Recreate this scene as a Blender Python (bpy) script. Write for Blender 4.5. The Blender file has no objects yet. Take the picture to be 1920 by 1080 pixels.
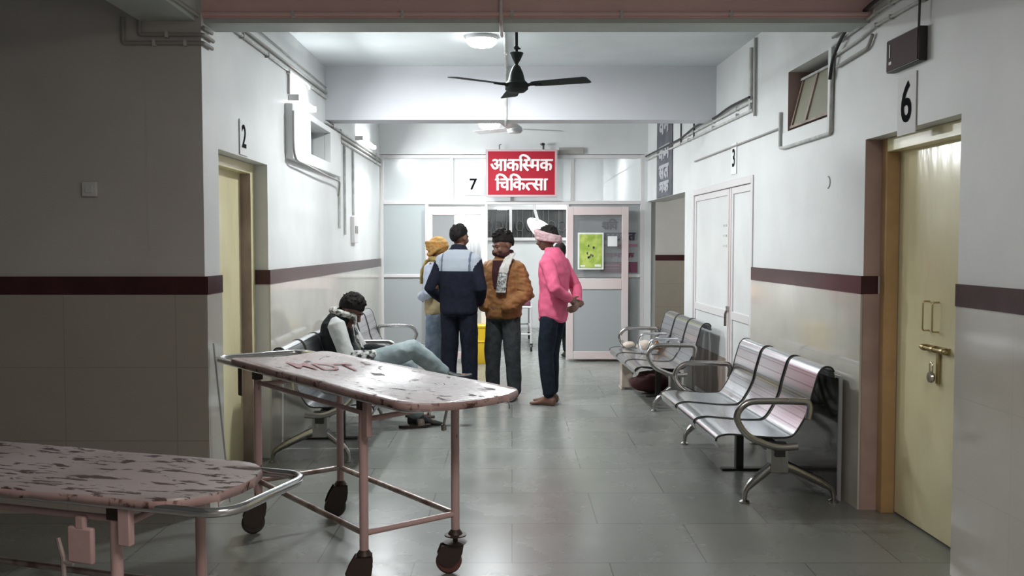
import bpy, bmesh, math, random
from mathutils import Vector, Matrix, Quaternion, noise
C = bpy.context.scene.collection
PI = math.pi
GLYPHS = {'aa':[[(.27,.125),(.263,.09),(.244,.065),(.179,.046),(.133,.055),(.091,.083),(.017,.204),(.057,.219),(.111,.123),(.141,.097),(.175,.088),(.211,.098),(.225,.13),(.213,.168),(.183,.199),(.149,.196),(.146,.236),(.202,.25),(.218,.284),(.205,.314),(.173,.323),(.135,.317),(.098,.302),(.084,.341),(.121,.356),(.171,.363),(.24,.341),(.264,.284),(.254,.245),(.225,.215),(.237,.204),(.279,.201),(.312,.203),(.341,.209),(.341,.316),(.299,.316),(.299,.357),(.596,.357),(.596,.316),(.536,.316),(.536,.0),(.49,.0),(.49,.316),(.388,.316),(.388,.0),(.341,.0),(.341,.167),(.314,.162),(.286,.16),(.261,.162)]],'ka':[[(.446,.316),(.26,.316),(.26,.2),(.29,.222),(.327,.229),(.388,.205),(.411,.137),(.403,.081),(.374,.022),(.333,.046),(.356,.088),(.365,.136),(.354,.176),(.323,.19),(.291,.179),(.26,.148),(.26,.0),(.213,.0),(.213,.1),(.179,.078),(.13,.068),(.079,.079),(.041,.112),(.026,.167),(.034,.208),(.058,.24),(.094,.26),(.14,.267),(.17,.265),(.195,.261),(.191,.219),(.168,.223),(.143,.225),(.091,.21),(.073,.168),(.09,.123),(.131,.108),(.176,.12),(.213,.149),(.213,.316),(.0,.316),(.0,.357),(.446,.357)]],'sa':[[(.337,.316),(.337,.0),(.291,.0),(.291,.153),(.257,.146),(.218,.144),(.167,.148),(.122,.159),(.096,.145),(.151,.084),(.218,.024),(.187,-.007),(.127,.05),(.076,.104),(.042,.147),(.026,.175),(.023,.195),(.032,.216),(.06,.226),(.085,.219),(.104,.201),(.12,.229),(.125,.263),(.122,.294),(.115,.316),(.0,.316),(.0,.357),(.397,.357),(.397,.316)],[(.212,.185),(.253,.187),(.291,.195),(.291,.316),(.161,.316),(.168,.294),(.171,.263),(.166,.221),(.15,.191)]],'ma':[[(.292,.316),(.292,.0),(.246,.0),(.246,.144),(.119,.144),(.119,.122),(.111,.095),(.091,.087),(.068,.094),(.046,.112),(.029,.136),(.022,.16),(.03,.177),(.057,.184),(.072,.184),(.072,.316),(.0,.316),(.0,.357),(.352,.357),(.352,.316)],[(.246,.316),(.119,.316),(.119,.184),(.246,.184)]],'i':[[(.051,.316),(.0,.316),(.0,.357),(.046,.357),(.035,.384),(.03,.416),(.039,.456),(.064,.488),(.103,.508),(.153,.515),(.229,.504),(.296,.471),(.355,.419),(.404,.353),(.356,.353),(.264,.443),(.163,.473),(.1,.456),(.077,.41),(.082,.38),(.095,.357),(.157,.357),(.157,.316),(.098,.316),(.098,.0),(.051,.0)]],'ca':[[(.373,.316),(.313,.316),(.313,.0),(.267,.0),(.267,.095),(.231,.076),(.182,.068),(.109,.092),(.088,.121),(.081,.158),(.088,.189),(.106,.213),(.022,.212),(.022,.253),(.19,.253),(.211,.253),(.223,.253),(.219,.213),(.201,.213),(.147,.198),(.127,.157),(.144,.12),(.182,.108),(.231,.12),(.267,.149),(.267,.316),(.0,.316),(.0,.357),(.373,.357)]],'aakar':[[(.098,.316),(.098,.0),(.051,.0),(.051,.316),(.0,.316),(.0,.357),(.157,.357),(.157,.316)]],'sha':[[(.07,.109),(.036,.119),(.023,.146),(.033,.172),(.06,.18),(.081,.176),(.11,.159),(.157,.192),(.175,.254),(.158,.306),(.114,.325),(.088,.317),(.079,.296),(.085,.278),(.107,.261),(.155,.253),(.145,.213),(.065,.24),(.038,.297),(.058,.345),(.117,.363),(.168,.351),(.206,.314),(.221,.253),(.201,.179),(.146,.127),(.196,.077),(.238,.025),(.201,-.001),(.148,.067),(.103,.111)],[(.339,.316),(.339,.0),(.293,.0),(.293,.316),(.242,.316),(.242,.357),(.399,.357),(.399,.316)]],'va':[[(.328,.316),(.268,.316),(.268,.0),(.222,.0),(.222,.095),(.186,.076),(.134,.068),(.079,.08),(.04,.113),(.026,.164),(.035,.208),(.059,.24),(.098,.26),(.146,.267),(.165,.266),(.187,.264),(.203,.261),(.2,.219),(.176,.223),(.149,.225),(.093,.209),(.073,.165),(.091,.122),(.135,.108),(.186,.121),(.222,.149),(.222,.316),(.0,.316),(.0,.357),(.328,.357)]],'sahalf':[[(.3,.153),(.257,.146),(.218,.144),(.167,.148),(.122,.159),(.096,.145),(.151,.084),(.218,.024),(.187,-.007),(.127,.05),(.076,.104),(.042,.147),(.026,.175),(.023,.195),(.032,.216),(.06,.226),(.085,.219),(.104,.201),(.12,.229),(.125,.263),(.122,.294),(.115,.316),(.0,.316),(.0,.357),(.3,.357),(.3,.316)],[(.212,.185),(.253,.187),(.291,.195),(.291,.316),(.161,.316),(.168,.294),(.171,.263),(.166,.221),(.15,.191)]],'tahalf':[[(.25,.188),(.167,.188),(.115,.185),(.086,.172),(.072,.136),(.094,.082),(.156,.023),(.125,-.007),(.076,.039),(.039,.087),(.026,.139),(.034,.175),(.053,.202),(.094,.223),(.156,.229),(.25,.229)],[(0,.316),(0,.357),(.25,.357),(.25,.316)]],'ta':[[(.276,.316),(.276,.0),(.23,.0),(.23,.188),(.167,.188),(.115,.185),(.086,.172),(.072,.136),(.094,.082),(.156,.023),(.125,-.007),(.076,.039),(.039,.087),(.026,.139),(.034,.175),(.053,.202),(.094,.223),(.156,.229),(.23,.229),(.23,.316),(.0,.316),(.0,.357),(.335,.357),(.335,.316)]]}
R = math.radians
# ------------------------------------------------------------------ camera, world, exposure
sc = bpy.context.scene
cam_d = bpy.data.cameras.new('camera'); cam = bpy.data.objects.new('camera', cam_d); C.objects.link(cam)
cam.location = (0, 0, 1.5); cam.rotation_euler = (R(90 - 2.65), 0, 0)
cam_d.sensor_width = 36; cam_d.lens = 32.8; cam_d.clip_start = 0.05
sc.camera = cam
sc.view_settings.view_transform = 'Standard'; sc.view_settings.look = 'None'
sc.view_settings.exposure = 0.12; sc.view_settings.gamma = 1.0
try: sc.view_settings.use_curve_mapping = False
except Exception: pass
w = bpy.data.worlds.new('world'); sc.world = w; w.use_nodes = True
w.node_tree.nodes['Background'].inputs[0].default_value = (0.5, 0.52, 0.55, 1)
w.node_tree.nodes['Background'].inputs[1].default_value = 0.3
def lamp(name, kind, loc, power, color=(1, 1, 1), size=0.1, rot=(0, 0, 0), sy=None):
    d = bpy.data.lights.new(name, kind); o = bpy.data.objects.new(name, d); C.objects.link(o)
    o.location = loc; o.rotation_euler = rot; d.energy = power; d.color = color
    if kind == 'AREA':
        d.size = size
        if sy: d.shape = 'RECTANGLE'; d.size_y = sy
    else: d.shadow_soft_size = size
    return o
COOL = (0.95, 0.99, 1.0)
lamp('ceiling_lamp_light', 'AREA', (-0.235, 7.35, 3.025), 62, COOL, 0.22)
lamp('pendant_lamp_light', 'AREA', (-0.25, 10.4, 2.765), 44, COOL, 0.22)
lamp('left_batten_light', 'AREA', (-1.55, 7.47, 2.60), 21, COOL, 0.08, (0, R(-60), 0), 0.6)
lamp('far_left_batten_light', 'AREA', (-1.52, 10.7, 2.66), 44, COOL, 0.08, (0, R(-60), 0), 0.8)
lamp('ward_light_near', 'AREA', (-0.5, 12.75, 3.0), 75, COOL, 0.9)
lamp('ward_light_far', 'AREA', (1.0, 15.2, 3.0), 60, COOL, 0.9)
lamp('hall_fill_light', 'AREA', (0.6, 0.8, 3.05), 72, (1.0, 0.90, 0.84), 1.2)  # unseen lamp without a fixture, added as fill for the front hall
lamp('lobby_fill_light', 'AREA', (2.8, 13.5, 3.0), 60, (1.0, 0.95, 0.88), 0.5)  # unseen fill, no fixture, brightens the side lobby

# ------------------------------------------------------------------ materials
def nodes_of(m):
    m.use_nodes = True
    nt = m.node_tree
    return nt, nt.nodes, nt.links, nt.nodes['Principled BSDF']
def mat(name, col, rough=0.6, metal=0.0, col2=None, scale=8.0, detail=4.0, bump=0.0, bscale=60.0, spec=0.5, coat=0.0, lo=0.4, hi=0.6, stretch=(1, 1, 1), emit=None, estr=0.0, trans=0.0, alpha=1.0, rough2=None, coords='Object', distort=0.0, sheen=0.0):
    m = bpy.data.materials.new(name); nt, N, L, b = nodes_of(m)
    b.inputs['Base Color'].default_value = (*col, 1); b.inputs['Roughness'].default_value = rough
    b.inputs['Metallic'].default_value = metal; b.inputs['Specular IOR Level'].default_value = spec
    b.inputs['Coat Weight'].default_value = coat; b.inputs['Coat Roughness'].default_value = 0.08
    b.inputs['Transmission Weight'].default_value = trans; b.inputs['Alpha'].default_value = alpha
    if sheen: b.inputs['Sheen Weight'].default_value = sheen
    if emit: b.inputs['Emission Color'].default_value = (*emit, 1); b.inputs['Emission Strength'].default_value = estr
    tc = N.new('ShaderNodeTexCoord'); mp = N.new('ShaderNodeMapping'); mp.inputs['Scale'].default_value = stretch
    L.new(tc.outputs[coords], mp.inputs[0])
    if col2:
        n = N.new('ShaderNodeTexNoise'); n.inputs['Scale'].default_value = scale; n.inputs['Detail'].default_value = detail
        n.inputs['Distortion'].default_value = distort
        L.new(mp.outputs[0], n.inputs['Vector'])
        r = N.new('ShaderNodeMapRange'); r.inputs[1].default_value = lo; r.inputs[2].default_value = hi
        L.new(n.outputs[0], r.inputs[0])
        mx = N.new('ShaderNodeMix'); mx.data_type = 'RGBA'
        mx.inputs[6].default_value = (*col, 1); mx.inputs[7].default_value = (*col2, 1)
        L.new(r.outputs[0], mx.inputs[0]); L.new(mx.outputs[2], b.inputs['Base Color'])
        if rough2 is not None:
            rr = N.new('ShaderNodeMapRange'); rr.inputs[3].default_value = rough; rr.inputs[4].default_value = rough2
            L.new(r.outputs[0], rr.inputs[0]); L.new(rr.outputs[0], b.inputs['Roughness'])
    if bump:
        n2 = N.new('ShaderNodeTexNoise'); n2.inputs['Scale'].default_value = bscale; n2.inputs['Detail'].default_value = 3
        L.new(mp.outputs[0], n2.inputs['Vector'])
        bp = N.new('ShaderNodeBump'); bp.inputs['Strength'].default_value = bump; bp.inputs['Distance'].default_value = 0.01
        L.new(n2.outputs[0], bp.inputs['Height']); L.new(bp.outputs[0], b.inputs['Normal'])
    return m
def tile_mat(name, c1, c2, mortar, w, h, rough, axis='YZ', msize=0.004, offset=0.0, var=0.35, bump=0.0, coat=0.0, zoff=0.0, marble=2.5, rough_var=0.0):
    m = bpy.data.materials.new(name); nt, N, L, b = nodes_of(m)
    tc = N.new('ShaderNodeTexCoord'); sp = N.new('ShaderNodeSeparateXYZ'); cb = N.new('ShaderNodeCombineXYZ')
    L.new(tc.outputs['Object'], sp.inputs[0])
    idx = {'X': 0, 'Y': 1, 'Z': 2}
    L.new(sp.outputs[idx[axis[0]]], cb.inputs[0])
    ad = N.new('ShaderNodeMath'); ad.operation = 'ADD'; ad.inputs[1].default_value = zoff
    L.new(sp.outputs[idx[axis[1]]], ad.inputs[0]); L.new(ad.outputs[0], cb.inputs[1])
    br = N.new('ShaderNodeTexBrick'); br.offset = offset; br.inputs['Scale'].default_value = 1.0
    br.inputs['Brick Width'].default_value = w; br.inputs['Row Height'].default_value = h
    br.inputs['Mortar Size'].default_value = msize; br.inputs['Mortar Smooth'].default_value = 0.3
    br.inputs['Color1'].default_value = (0, 0, 0, 1); br.inputs['Color2'].default_value = (1, 1, 1, 1); br.inputs['Mortar'].default_value = (0.5, 0.5, 0.5, 1)
    L.new(cb.outputs[0], br.inputs['Vector'])
    n = N.new('ShaderNodeTexNoise'); n.inputs['Scale'].default_value = marble; n.inputs['Detail'].default_value = 6; n.inputs['Distortion'].default_value = 1.2
    L.new(tc.outputs['Object'], n.inputs['Vector'])
    add = N.new('ShaderNodeMixRGB'); add.inputs[0].default_value = var
    L.new(n.outputs[0], add.inputs[1]); L.new(br.outputs['Color'], add.inputs[2])
    mx = N.new('ShaderNodeMixRGB'); mx.inputs[1].default_value = (*c1, 1); mx.inputs[2].default_value = (*c2, 1)
    mr = N.new('ShaderNodeMapRange'); mr.inputs[1].default_value = 0.15; mr.inputs[2].default_value = 0.85
    L.new(add.outputs[0], mr.inputs[0]); L.new(mr.outputs[0], mx.inputs[0])
    m2 = N.new('ShaderNodeMixRGB'); m2.inputs[2].default_value = (*mortar, 1)
    L.new(br.outputs['Fac'], m2.inputs[0]); L.new(mx.outputs[0], m2.inputs[1]); L.new(m2.outputs[0], b.inputs['Base Color'])
    b.inputs['Roughness'].default_value = rough
    if rough_var:
        n3 = N.new('ShaderNodeTexNoise'); n3.inputs['Scale'].default_value = 3.0; n3.inputs['Detail'].default_value = 5
        L.new(tc.outputs['Object'], n3.inputs['Vector'])
        r3 = N.new('ShaderNodeMapRange'); r3.inputs[1].default_value = 0.2; r3.inputs[2].default_value = 0.8
        r3.inputs[3].default_value = rough; r3.inputs[4].default_value = rough + rough_var
        L.new(n3.outputs[0], r3.inputs[0]); L.new(r3.outputs[0], b.inputs['Roughness'])
    b.inputs['Coat Weight'].default_value = coat
    if bump:
        n2 = N.new('ShaderNodeTexNoise'); n2.inputs['Scale'].default_value = 9; L.new(tc.outputs['Object'], n2.inputs['Vector'])
        bp = N.new('ShaderNodeBump'); bp.inputs['Strength'].default_value = bump; bp.inputs['Distance'].default_value = 0.01
        L.new(n2.outputs[0], bp.inputs['Height']); L.new(bp.outputs[0], b.inputs['Normal'])
    return m
M = {}
M['paint'] = mat('wall_paint', (0.69, 0.70, 0.70), 0.5, col2=(0.64, 0.65, 0.65), scale=2.0, bump=0.06, bscale=40)
M['ceil'] = mat('ceiling_paint', (0.68, 0.72, 0.73), 0.7, col2=(0.62, 0.66, 0.67), scale=1.5)
M['beam_pale'] = mat('beam_paint', (0.62, 0.62, 0.66), 0.6, col2=(0.58, 0.59, 0.62), scale=1.5)
M['beam_green'] = mat('beam_soffit_paint', (0.52, 0.56, 0.53), 0.6, col2=(0.46, 0.49, 0.47), scale=3)
M['pink'] = mat('pink_paint', (0.76, 0.50, 0.48), 0.6, col2=(0.70, 0.46, 0.44), scale=3, bump=0.05)
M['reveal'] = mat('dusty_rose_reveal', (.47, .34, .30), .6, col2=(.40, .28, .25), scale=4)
M['shaded_paint'] = mat('wall_paint_shaded', (.56, .54, .52), .55, col2=(.52, .50, .48), scale=2, bump=.06, bscale=40)  # wall paint darkened: shade of the return wall is in the colour
M['floor'] = tile_mat('polished_stone_floor', (0.195, 0.205, 0.19), (0.245, 0.25, 0.23), (0.12, 0.12, 0.11), 0.92, 0.62, 0.20, 'XY', 0.004, 0.5, 0.4, 0.05, rough_var=0.12)
M['tileL'] = tile_mat('glazed_wall_tile', (0.50, 0.48, 0.43), (0.60, 0.57, 0.51), (0.49, 0.47, 0.42), 0.62, 0.41, 0.07, 'YZ', 0.002, 0.0, 0.1, 0.02, zoff=0.0, rough_var=0.06)
M['tile_shaded'] = tile_mat('glazed_wall_tile_shaded', (0.36, 0.335, 0.29), (0.40, 0.37, 0.32), (0.30, 0.28, 0.24), 0.62, 0.41, 0.1, 'XZ', 0.003, 0.0, 0.1, 0.02)  # same glazed tile, darkened so its colour holds the facing wall's shade
M['stripe'] = mat('maroon_border_tile', (0.065, 0.020, 0.024), 0.22, col2=(0.05, 0.016, 0.018), scale=6, spec=0.3)
M['door_yellow'] = mat('cream_yellow_enamel', (0.80, 0.73, 0.47), 0.18, col2=(0.75, 0.68, 0.43), scale=5, bump=0.25, bscale=9, stretch=(1, 1, 0.35))
M['frame_tan'] = mat('tan_enamel', (0.52, 0.33, 0.16), 0.35, col2=(0.46, 0.29, 0.14), scale=6)
M['frame_cream'] = mat('cream_enamel', (0.68, 0.62, 0.38), 0.3)
M['alu'] = mat('white_aluminium', (0.66, 0.64, 0.64), 0.35)
M['alu_pink'] = mat('rosy_aluminium', (0.66, 0.53, 0.53), 0.35, col2=(0.64, 0.58, 0.57), scale=1.2)
M['alu_grey'] = mat('grey_aluminium', (0.42, 0.43, 0.44), 0.35, metal=0.3)
M['panel'] = mat('grey_laminate_panel', (0.36, 0.38, 0.39), 0.3)
M['panel_up'] = mat('pale_frosted_panel', (0.42, 0.46, 0.47), 0.25)
M['white_panel'] = mat('white_door_panel', (0.70, 0.71, 0.71), 0.35, col2=(0.64, 0.65, 0.65), scale=2)
M['streaky_brown'] = mat('streaky_brown_panel', (0.26, 0.19, 0.16), 0.45, col2=(0.40, 0.32, 0.28), scale=5, stretch=(1, 6, 0.6))
M['chrome'] = mat('polished_chrome', (0.72, 0.72, 0.74), 0.14, metal=1.0)
M['chrome_worn'] = mat('worn_chrome', (0.44, 0.43, 0.42), 0.20, metal=1.0, col2=(0.34, 0.32, 0.31), scale=8, lo=0.4, hi=0.8, rough2=0.32)
M['black_metal'] = mat('black_painted_metal', (0.02, 0.02, 0.02), 0.4)
M['brass'] = mat('aged_brass', (0.42, 0.34, 0.18), 0.35, metal=0.9)
M['lock'] = mat('padlock_steel', (0.55, 0.50, 0.40), 0.25, metal=0.9)
M['dark_lock'] = mat('dark_padlock_metal', (0.05, 0.045, 0.035), 0.4, metal=0.6)
M['pvc'] = mat('pvc_conduit', (0.56, 0.57, 0.55), 0.5, col2=(0.44, 0.44, 0.42), scale=14)
M['pvc_dark'] = mat('grimy_conduit', (0.32, 0.31, 0.29), 0.6)
M['cable'] = mat('black_cable', (0.02, 0.02, 0.02), 0.5)
M['ink'] = mat('black_ink', (0.008, 0.008, 0.01), 0.9, spec=0.05)
M['paper'] = mat('white_paper', (0.78, 0.78, 0.78), 0.7)
M['red'] = mat('red_sign_vinyl', (0.36, 0.014, 0.03), 0.55, spec=0.2)
M['pinkwhite'] = mat('white_lettering', (0.85, 0.74, 0.74), 0.5)
M['sign_edge'] = mat('sign_edge_metal', (0.50, 0.36, 0.38), 0.4)
M['sign_side'] = mat('sign_dark_edge', (0.22, 0.20, 0.24), 0.4)
M['glow'] = mat('led_diffuser', (1, 1, 1), 0.5, emit=(0.93, 0.98, 1.0), estr=30)
M['glow_dim'] = mat('ward_led_diffuser', (1, 1, 1), 0.5, emit=(0.93, 0.98, 1.0), estr=8)
M['fan'] = mat('fan_green_grey_metal', (0.035, 0.042, 0.040), 0.75, spec=0.15)
M['fan_pale'] = mat('pale_fan_metal', (0.45, 0.45, 0.45), 0.4)
M['grey_glass'] = mat('dusty_grey_glass', (0.22, 0.24, 0.25), 0.12)
M['olive_glass'] = mat('dusty_olive_pane', (0.29, 0.28, 0.21), 0.35, col2=(0.28, 0.27, 0.21), scale=30, bump=0.2, bscale=120)
M['board_red'] = mat('dark_maroon_plastic', (0.045, 0.016, 0.018), 0.6, spec=0.15)
M['board_black'] = mat('black_plastic', (0.015, 0.012, 0.012), 0.4)
M['banner'] = mat('slate_banner', (0.065, 0.07, 0.09), 0.5, col2=(0.11, 0.11, 0.13), scale=7)
M['banner_print'] = mat('faded_print', (0.42, 0.42, 0.46), 0.6)
M['yellow_bin'] = mat('yellow_plastic', (0.70, 0.45, 0.02), 0.35)
M['green_poster'] = mat('green_poster_print', (0.30, 0.42, 0.06), 0.5, col2=(0.50, 0.58, 0.14), scale=9, detail=5, lo=0.42, hi=0.6)
M['maroon_print'] = mat('maroon_print', (0.20, 0.06, 0.11), 0.5)
M['pink_print'] = mat('pink_print', (0.42, 0.20, 0.27), 0.5)
M['dark_print'] = mat('dark_print', (0.06, 0.05, 0.08), 0.5)
def glass_mat(name, tint, alpha, rough=0.05):
    m = mat(name, tint, rough, spec=0.6); b = m.node_tree.nodes['Principled BSDF']; b.inputs['Alpha'].default_value = alpha
    return m
M['transom'] = glass_mat('frosted_transom_glass', (0.82, 0.85, 0.86), 0.45, 0.2)
M['clear'] = glass_mat('door_glass', (0.35, 0.36, 0.37), 0.22, 0.04)
M['black_glass'] = mat('dark_smoked_glass', (0.035, 0.037, 0.036), 0.08, col2=(0.07, 0.07, 0.068), scale=2.5)

# ------------------------------------------------------------------ mesh helpers
class MB:
    def __init__(s, tf=None): s.v = []; s.f = []; s.fm = []; s.tf = tf; s.m = 0
    def add(s, vs, fs):
        o = len(s.v)
        s.v += [Vector(s.tf(*p)) if s.tf else Vector(p) for p in vs]
        s.f += [tuple(i + o for i in f) for f in fs]; s.fm += [s.m] * len(fs)
    def box(s, x0, x1, y0, y1, z0, z1):
        s.add([(x0,y0,z0),(x1,y0,z0),(x1,y1,z0),(x0,y1,z0),(x0,y0,z1),(x1,y0,z1),(x1,y1,z1),(x0,y1,z1)],
              [(0,3,2,1),(4,5,6,7),(0,1,5,4),(1,2,6,5),(2,3,7,6),(3,0,4,7)])
    def quad(s, a, b, c, d): s.add([a, b, c, d], [(0,1,2,3)])
    def rings(s, rs, cap=True, closed=False):
        n = len(rs[0]); vs = [p for r in rs for p in r]; fs = []
        k = len(rs)
        for i in range(k if closed else k - 1):
            for j in range(n):
                a = i*n + j; b = i*n + (j+1) % n; c = ((i+1) % k)*n + (j+1) % n; d = ((i+1) % k)*n + j
                fs.append((a, b, c, d))
        if cap and not closed:
            fs.append(tuple(range(n-1, -1, -1))); fs.append(tuple((k-1)*n + j for j in range(n)))
        s.add(vs, fs)
    def tube(s, pts, r, n=10, closed=False, flat=1.0, up=None, cap=True):
        pts = [Vector(p) for p in pts]; k = len(pts); rs = []
        rad = r if isinstance(r, (list, tuple)) else [r]*k
        prev = None
        for i in range(k):
            if closed: t = pts[(i+1) % k] - pts[(i-1) % k]
            else: t = pts[min(i+1, k-1)] - pts[max(i-1, 0)]
            if t.length < 1e-9: t = Vector((0,0,1))
            t.normalize()
            if prev is None:
                u = Vector(up) if up else (Vector((0,0,1)) if abs(t.z) < 0.9 else Vector((1,0,0)))
                if up is None: pass
            else: u = prev
            if up: u = Vector(up)
            a = u - t*u.dot(t)
            if a.length < 1e-6: a = t.orthogonal()
            a.normalize(); b = t.cross(a); prev = a
            rs.append([pts[i] + a*math.cos(2*PI*j/n)*rad[i]*flat + b*math.sin(2*PI*j/n)*rad[i] for j in range(n)])
        s.rings(rs, cap, closed)
    def cyl(s, a, b, r, n=14, r2=None): s.tube([a, b], [r, r if r2 is None else r2], n)
    def lathe(s, c, prof, n=24, ax=(0,0,1)):
        ax = Vector(ax).normalized(); u = ax.orthogonal().normalized(); v = ax.cross(u); c = Vector(c)
        s.rings([[c + ax*h + (u*math.cos(2*PI*j/n) + v*math.sin(2*PI*j/n))*max(r, 1e-4) for j in range(n)] for r, h in prof])
    def ell(s, c, rx, ry, rz, rot=None, n=16, m=10):
        c = Vector(c); rs = []
        for i in range(m+1):
            ph = -PI/2 + PI*i/m; cr = max(math.cos(ph), 0.02)
            ring = []
            for j in range(n):
                p = Vector((rx*cr*math.cos(2*PI*j/n), ry*cr*math.sin(2*PI*j/n), rz*math.sin(ph)))
                if rot: p = rot @ p
                ring.append(c + p)
            rs.append(ring)
        s.rings(rs)
    def prism(s, poly, fn, d0, d1):
        n = len(poly)
        s.add([fn(x, y, d0) for x, y in poly] + [fn(x, y, d1) for x, y in poly],
              [tuple(range(n-1, -1, -1)), tuple(range(n, 2*n))] + [(i, (i+1) % n, n + (i+1) % n, n + i) for i in range(n)])
    def mesh(s, name, mats, smooth=True, angle=35, recalc=True):
        me = bpy.data.meshes.new(name); me.from_pydata([tuple(p) for p in s.v], [], s.f)
        for m in (mats if isinstance(mats, (list, tuple)) else [mats]): me.materials.append(m)
        if any(s.fm): me.polygons.foreach_set('material_index', s.fm)
        if recalc:
            bm = bmesh.new(); bm.from_mesh(me); bmesh.ops.recalc_face_normals(bm, faces=bm.faces); bm.to_mesh(me); bm.free()
        if smooth:
            me.polygons.foreach_set('use_smooth', [True]*len(me.polygons))
            try: me.set_sharp_from_angle(angle=R(angle))
            except Exception: pass
        me.update(); return me
    def pieces(s):
        n = len(s.v); p = list(range(n))
        def find(a):
            while p[a] != a: p[a] = p[p[a]]; a = p[a]
            return a
        for f_ in s.f:
            for q in f_[1:]: p[find(f_[0])] = find(q)
        isl = {}
        for i in range(n): isl.setdefault(find(i), []).append(i)
        if len(isl) < 2 or len(isl) > 60: return None
        keys = list(isl); bb = []
        for k in keys:
            P = [s.v[i] for i in isl[k]]
            bb.append((Vector([min(q[a] for q in P) for a in range(3)]), Vector([max(q[a] for q in P) for a in range(3)])))
        g = list(range(len(keys)))
        def fg(a):
            while g[a] != a: a = g[a]
            return a
        for i in range(len(keys)):
            for j in range(i):
                gap = Vector([max(0, bb[i][0][a]-bb[j][1][a], bb[j][0][a]-bb[i][1][a]) for a in range(3)]).length
                sz = max(max(bb[i][1]-bb[i][0]), max(bb[j][1]-bb[j][0]))
                if gap <= max(.02, .5*sz): g[fg(i)] = fg(j)
        out = {}
        root = {k: fg(i) for i, k in enumerate(keys)}
        for f_, m_ in zip(s.f, s.fm): out.setdefault(root[find(f_[0])], []).append((f_, m_))
        return list(out.values()) if len(out) > 1 else None
    def build(s, name, mats, parent=None, bevel=0, smooth=True, angle=35):
        pc = s.pieces() if parent and name not in ('text_band',) else None
        if not pc: return link(name, s.mesh(name, mats, smooth, angle), parent, bevel)
        first = None
        for fs in pc:
            q = MB(); idx = {}
            for f_, m_ in fs:
                for i in f_:
                    if i not in idx: idx[i] = len(q.v); q.v.append(s.v[i])
                q.f.append(tuple(idx[i] for i in f_)); q.fm.append(m_)
            o = link(name, q.mesh(name, mats, smooth, angle), parent, bevel); first = first or o
        return first
def link(name, me, parent=None, bevel=0):
    o = bpy.data.objects.new(name, me); C.objects.link(o)
    if parent: o.parent = parent
    if bevel:
        b = o.modifiers.new('bevel', 'BEVEL'); b.width = bevel; b.segments = 2; b.limit_method = 'ANGLE'; b.angle_limit = R(40)
    return o
def tag(o, label, cat, group=None, kind=None):
    if label: o['label'] = label
    if cat: o['category'] = cat
    if group: o['group'] = group
    if kind: o['kind'] = kind
    return o
def struct(o, label=None): 
    o['kind'] = 'structure'
    if label: o['label'] = label
    return o
def empty(name, loc=(0,0,0), rz=0.0):
    o = bpy.data.objects.new(name, None); C.objects.link(o); o.location = loc; o.rotation_euler = (0, 0, rz); o.empty_display_size = 0.1
    return o
def arc(c, r, a0, a1, n, ax1, ax2):
    c = Vector(c); ax1 = Vector(ax1); ax2 = Vector(ax2)
    return [c + ax1*r*math.cos(a0+(a1-a0)*i/n) + ax2*r*math.sin(a0+(a1-a0)*i/n) for i in range(n+1)]
def rounded(pts, r, n=5, closed=False):
    pts = [Vector(p) for p in pts]; out = []; k = len(pts)
    for i in range(k):
        if not closed and i in (0, k-1): out.append(pts[i]); continue
        a, b, c = pts[(i-1) % k], pts[i], pts[(i+1) % k]
        rr = min(r, (a-b).length*0.49, (c-b).length*0.49)
        p = b + (a-b).normalized()*rr; q = b + (c-b).normalized()*rr
        for j in range(n+1):
            t = j/n; out.append(p*(1-t)**2 + b*2*t*(1-t) + q*t*t)
    return out
def text_mesh(body, size, depth=0.0, offset=0.0):
    cu = bpy.data.curves.new('txt', 'FONT'); cu.body = body; cu.size = size; cu.extrude = depth; cu.offset = offset
    cu.align_x = 'CENTER'; cu.align_y = 'CENTER'; cu.resolution_u = 4
    return curve_to_mesh(cu)
def curve_to_mesh(cu):
    o = bpy.data.objects.new('tmp', cu); C.objects.link(o)
    dg = bpy.context.evaluated_depsgraph_get(); dg.update()
    me = bpy.data.meshes.new_from_object(o.evaluated_get(dg))
    bpy.data.objects.remove(o); return me
def hindi_mesh(words, size, depth, bold, sx=1.0):
    x = 0.0
    bm = bmesh.new()
    for g, adv in words:
      for lay, (dx, dy) in enumerate(((-bold, 0), (bold, 0), (0, 0), (0, -bold*.6), (0, bold*.6), (-bold, -bold*.5), (bold, bold*.5))):
        cu = bpy.data.curves.new('txt', 'CURVE'); cu.dimensions = '2D'; cu.fill_mode = 'BOTH'; cu.extrude = depth
        for sp in GLYPHS[g]:
            s = cu.splines.new('POLY'); s.points.add(len(sp)-1); s.use_cyclic_u = True
            for p, (a, b) in zip(s.points, sp): p.co = ((x+a)*size*sx + dx, b*size + dy, 0, 1)
        m_ = curve_to_mesh(cu); m_.transform(Matrix.Translation((0, 0, lay*.0005))); bm.from_mesh(m_); bpy.data.meshes.remove(m_)
      x += adv
    me = bpy.data.meshes.new('lettering'); bm.to_mesh(me); bm.free()
    for v in me.vertices: v.co.x -= x*size*sx/2
    return me
def place_mesh(name, me, m, loc, right, up, parent=None):
    """lay a flat mesh (x right, y up) on a surface"""
    right = Vector(right).normalized(); up = Vector(up).normalized(); nn = right.cross(up)
    T = Matrix((right, up, nn)).transposed().to_4x4(); T.translation = Vector(loc)
    me.transform(T); me.materials.clear(); me.materials.append(m)
    return link(name, me, parent)
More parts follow.
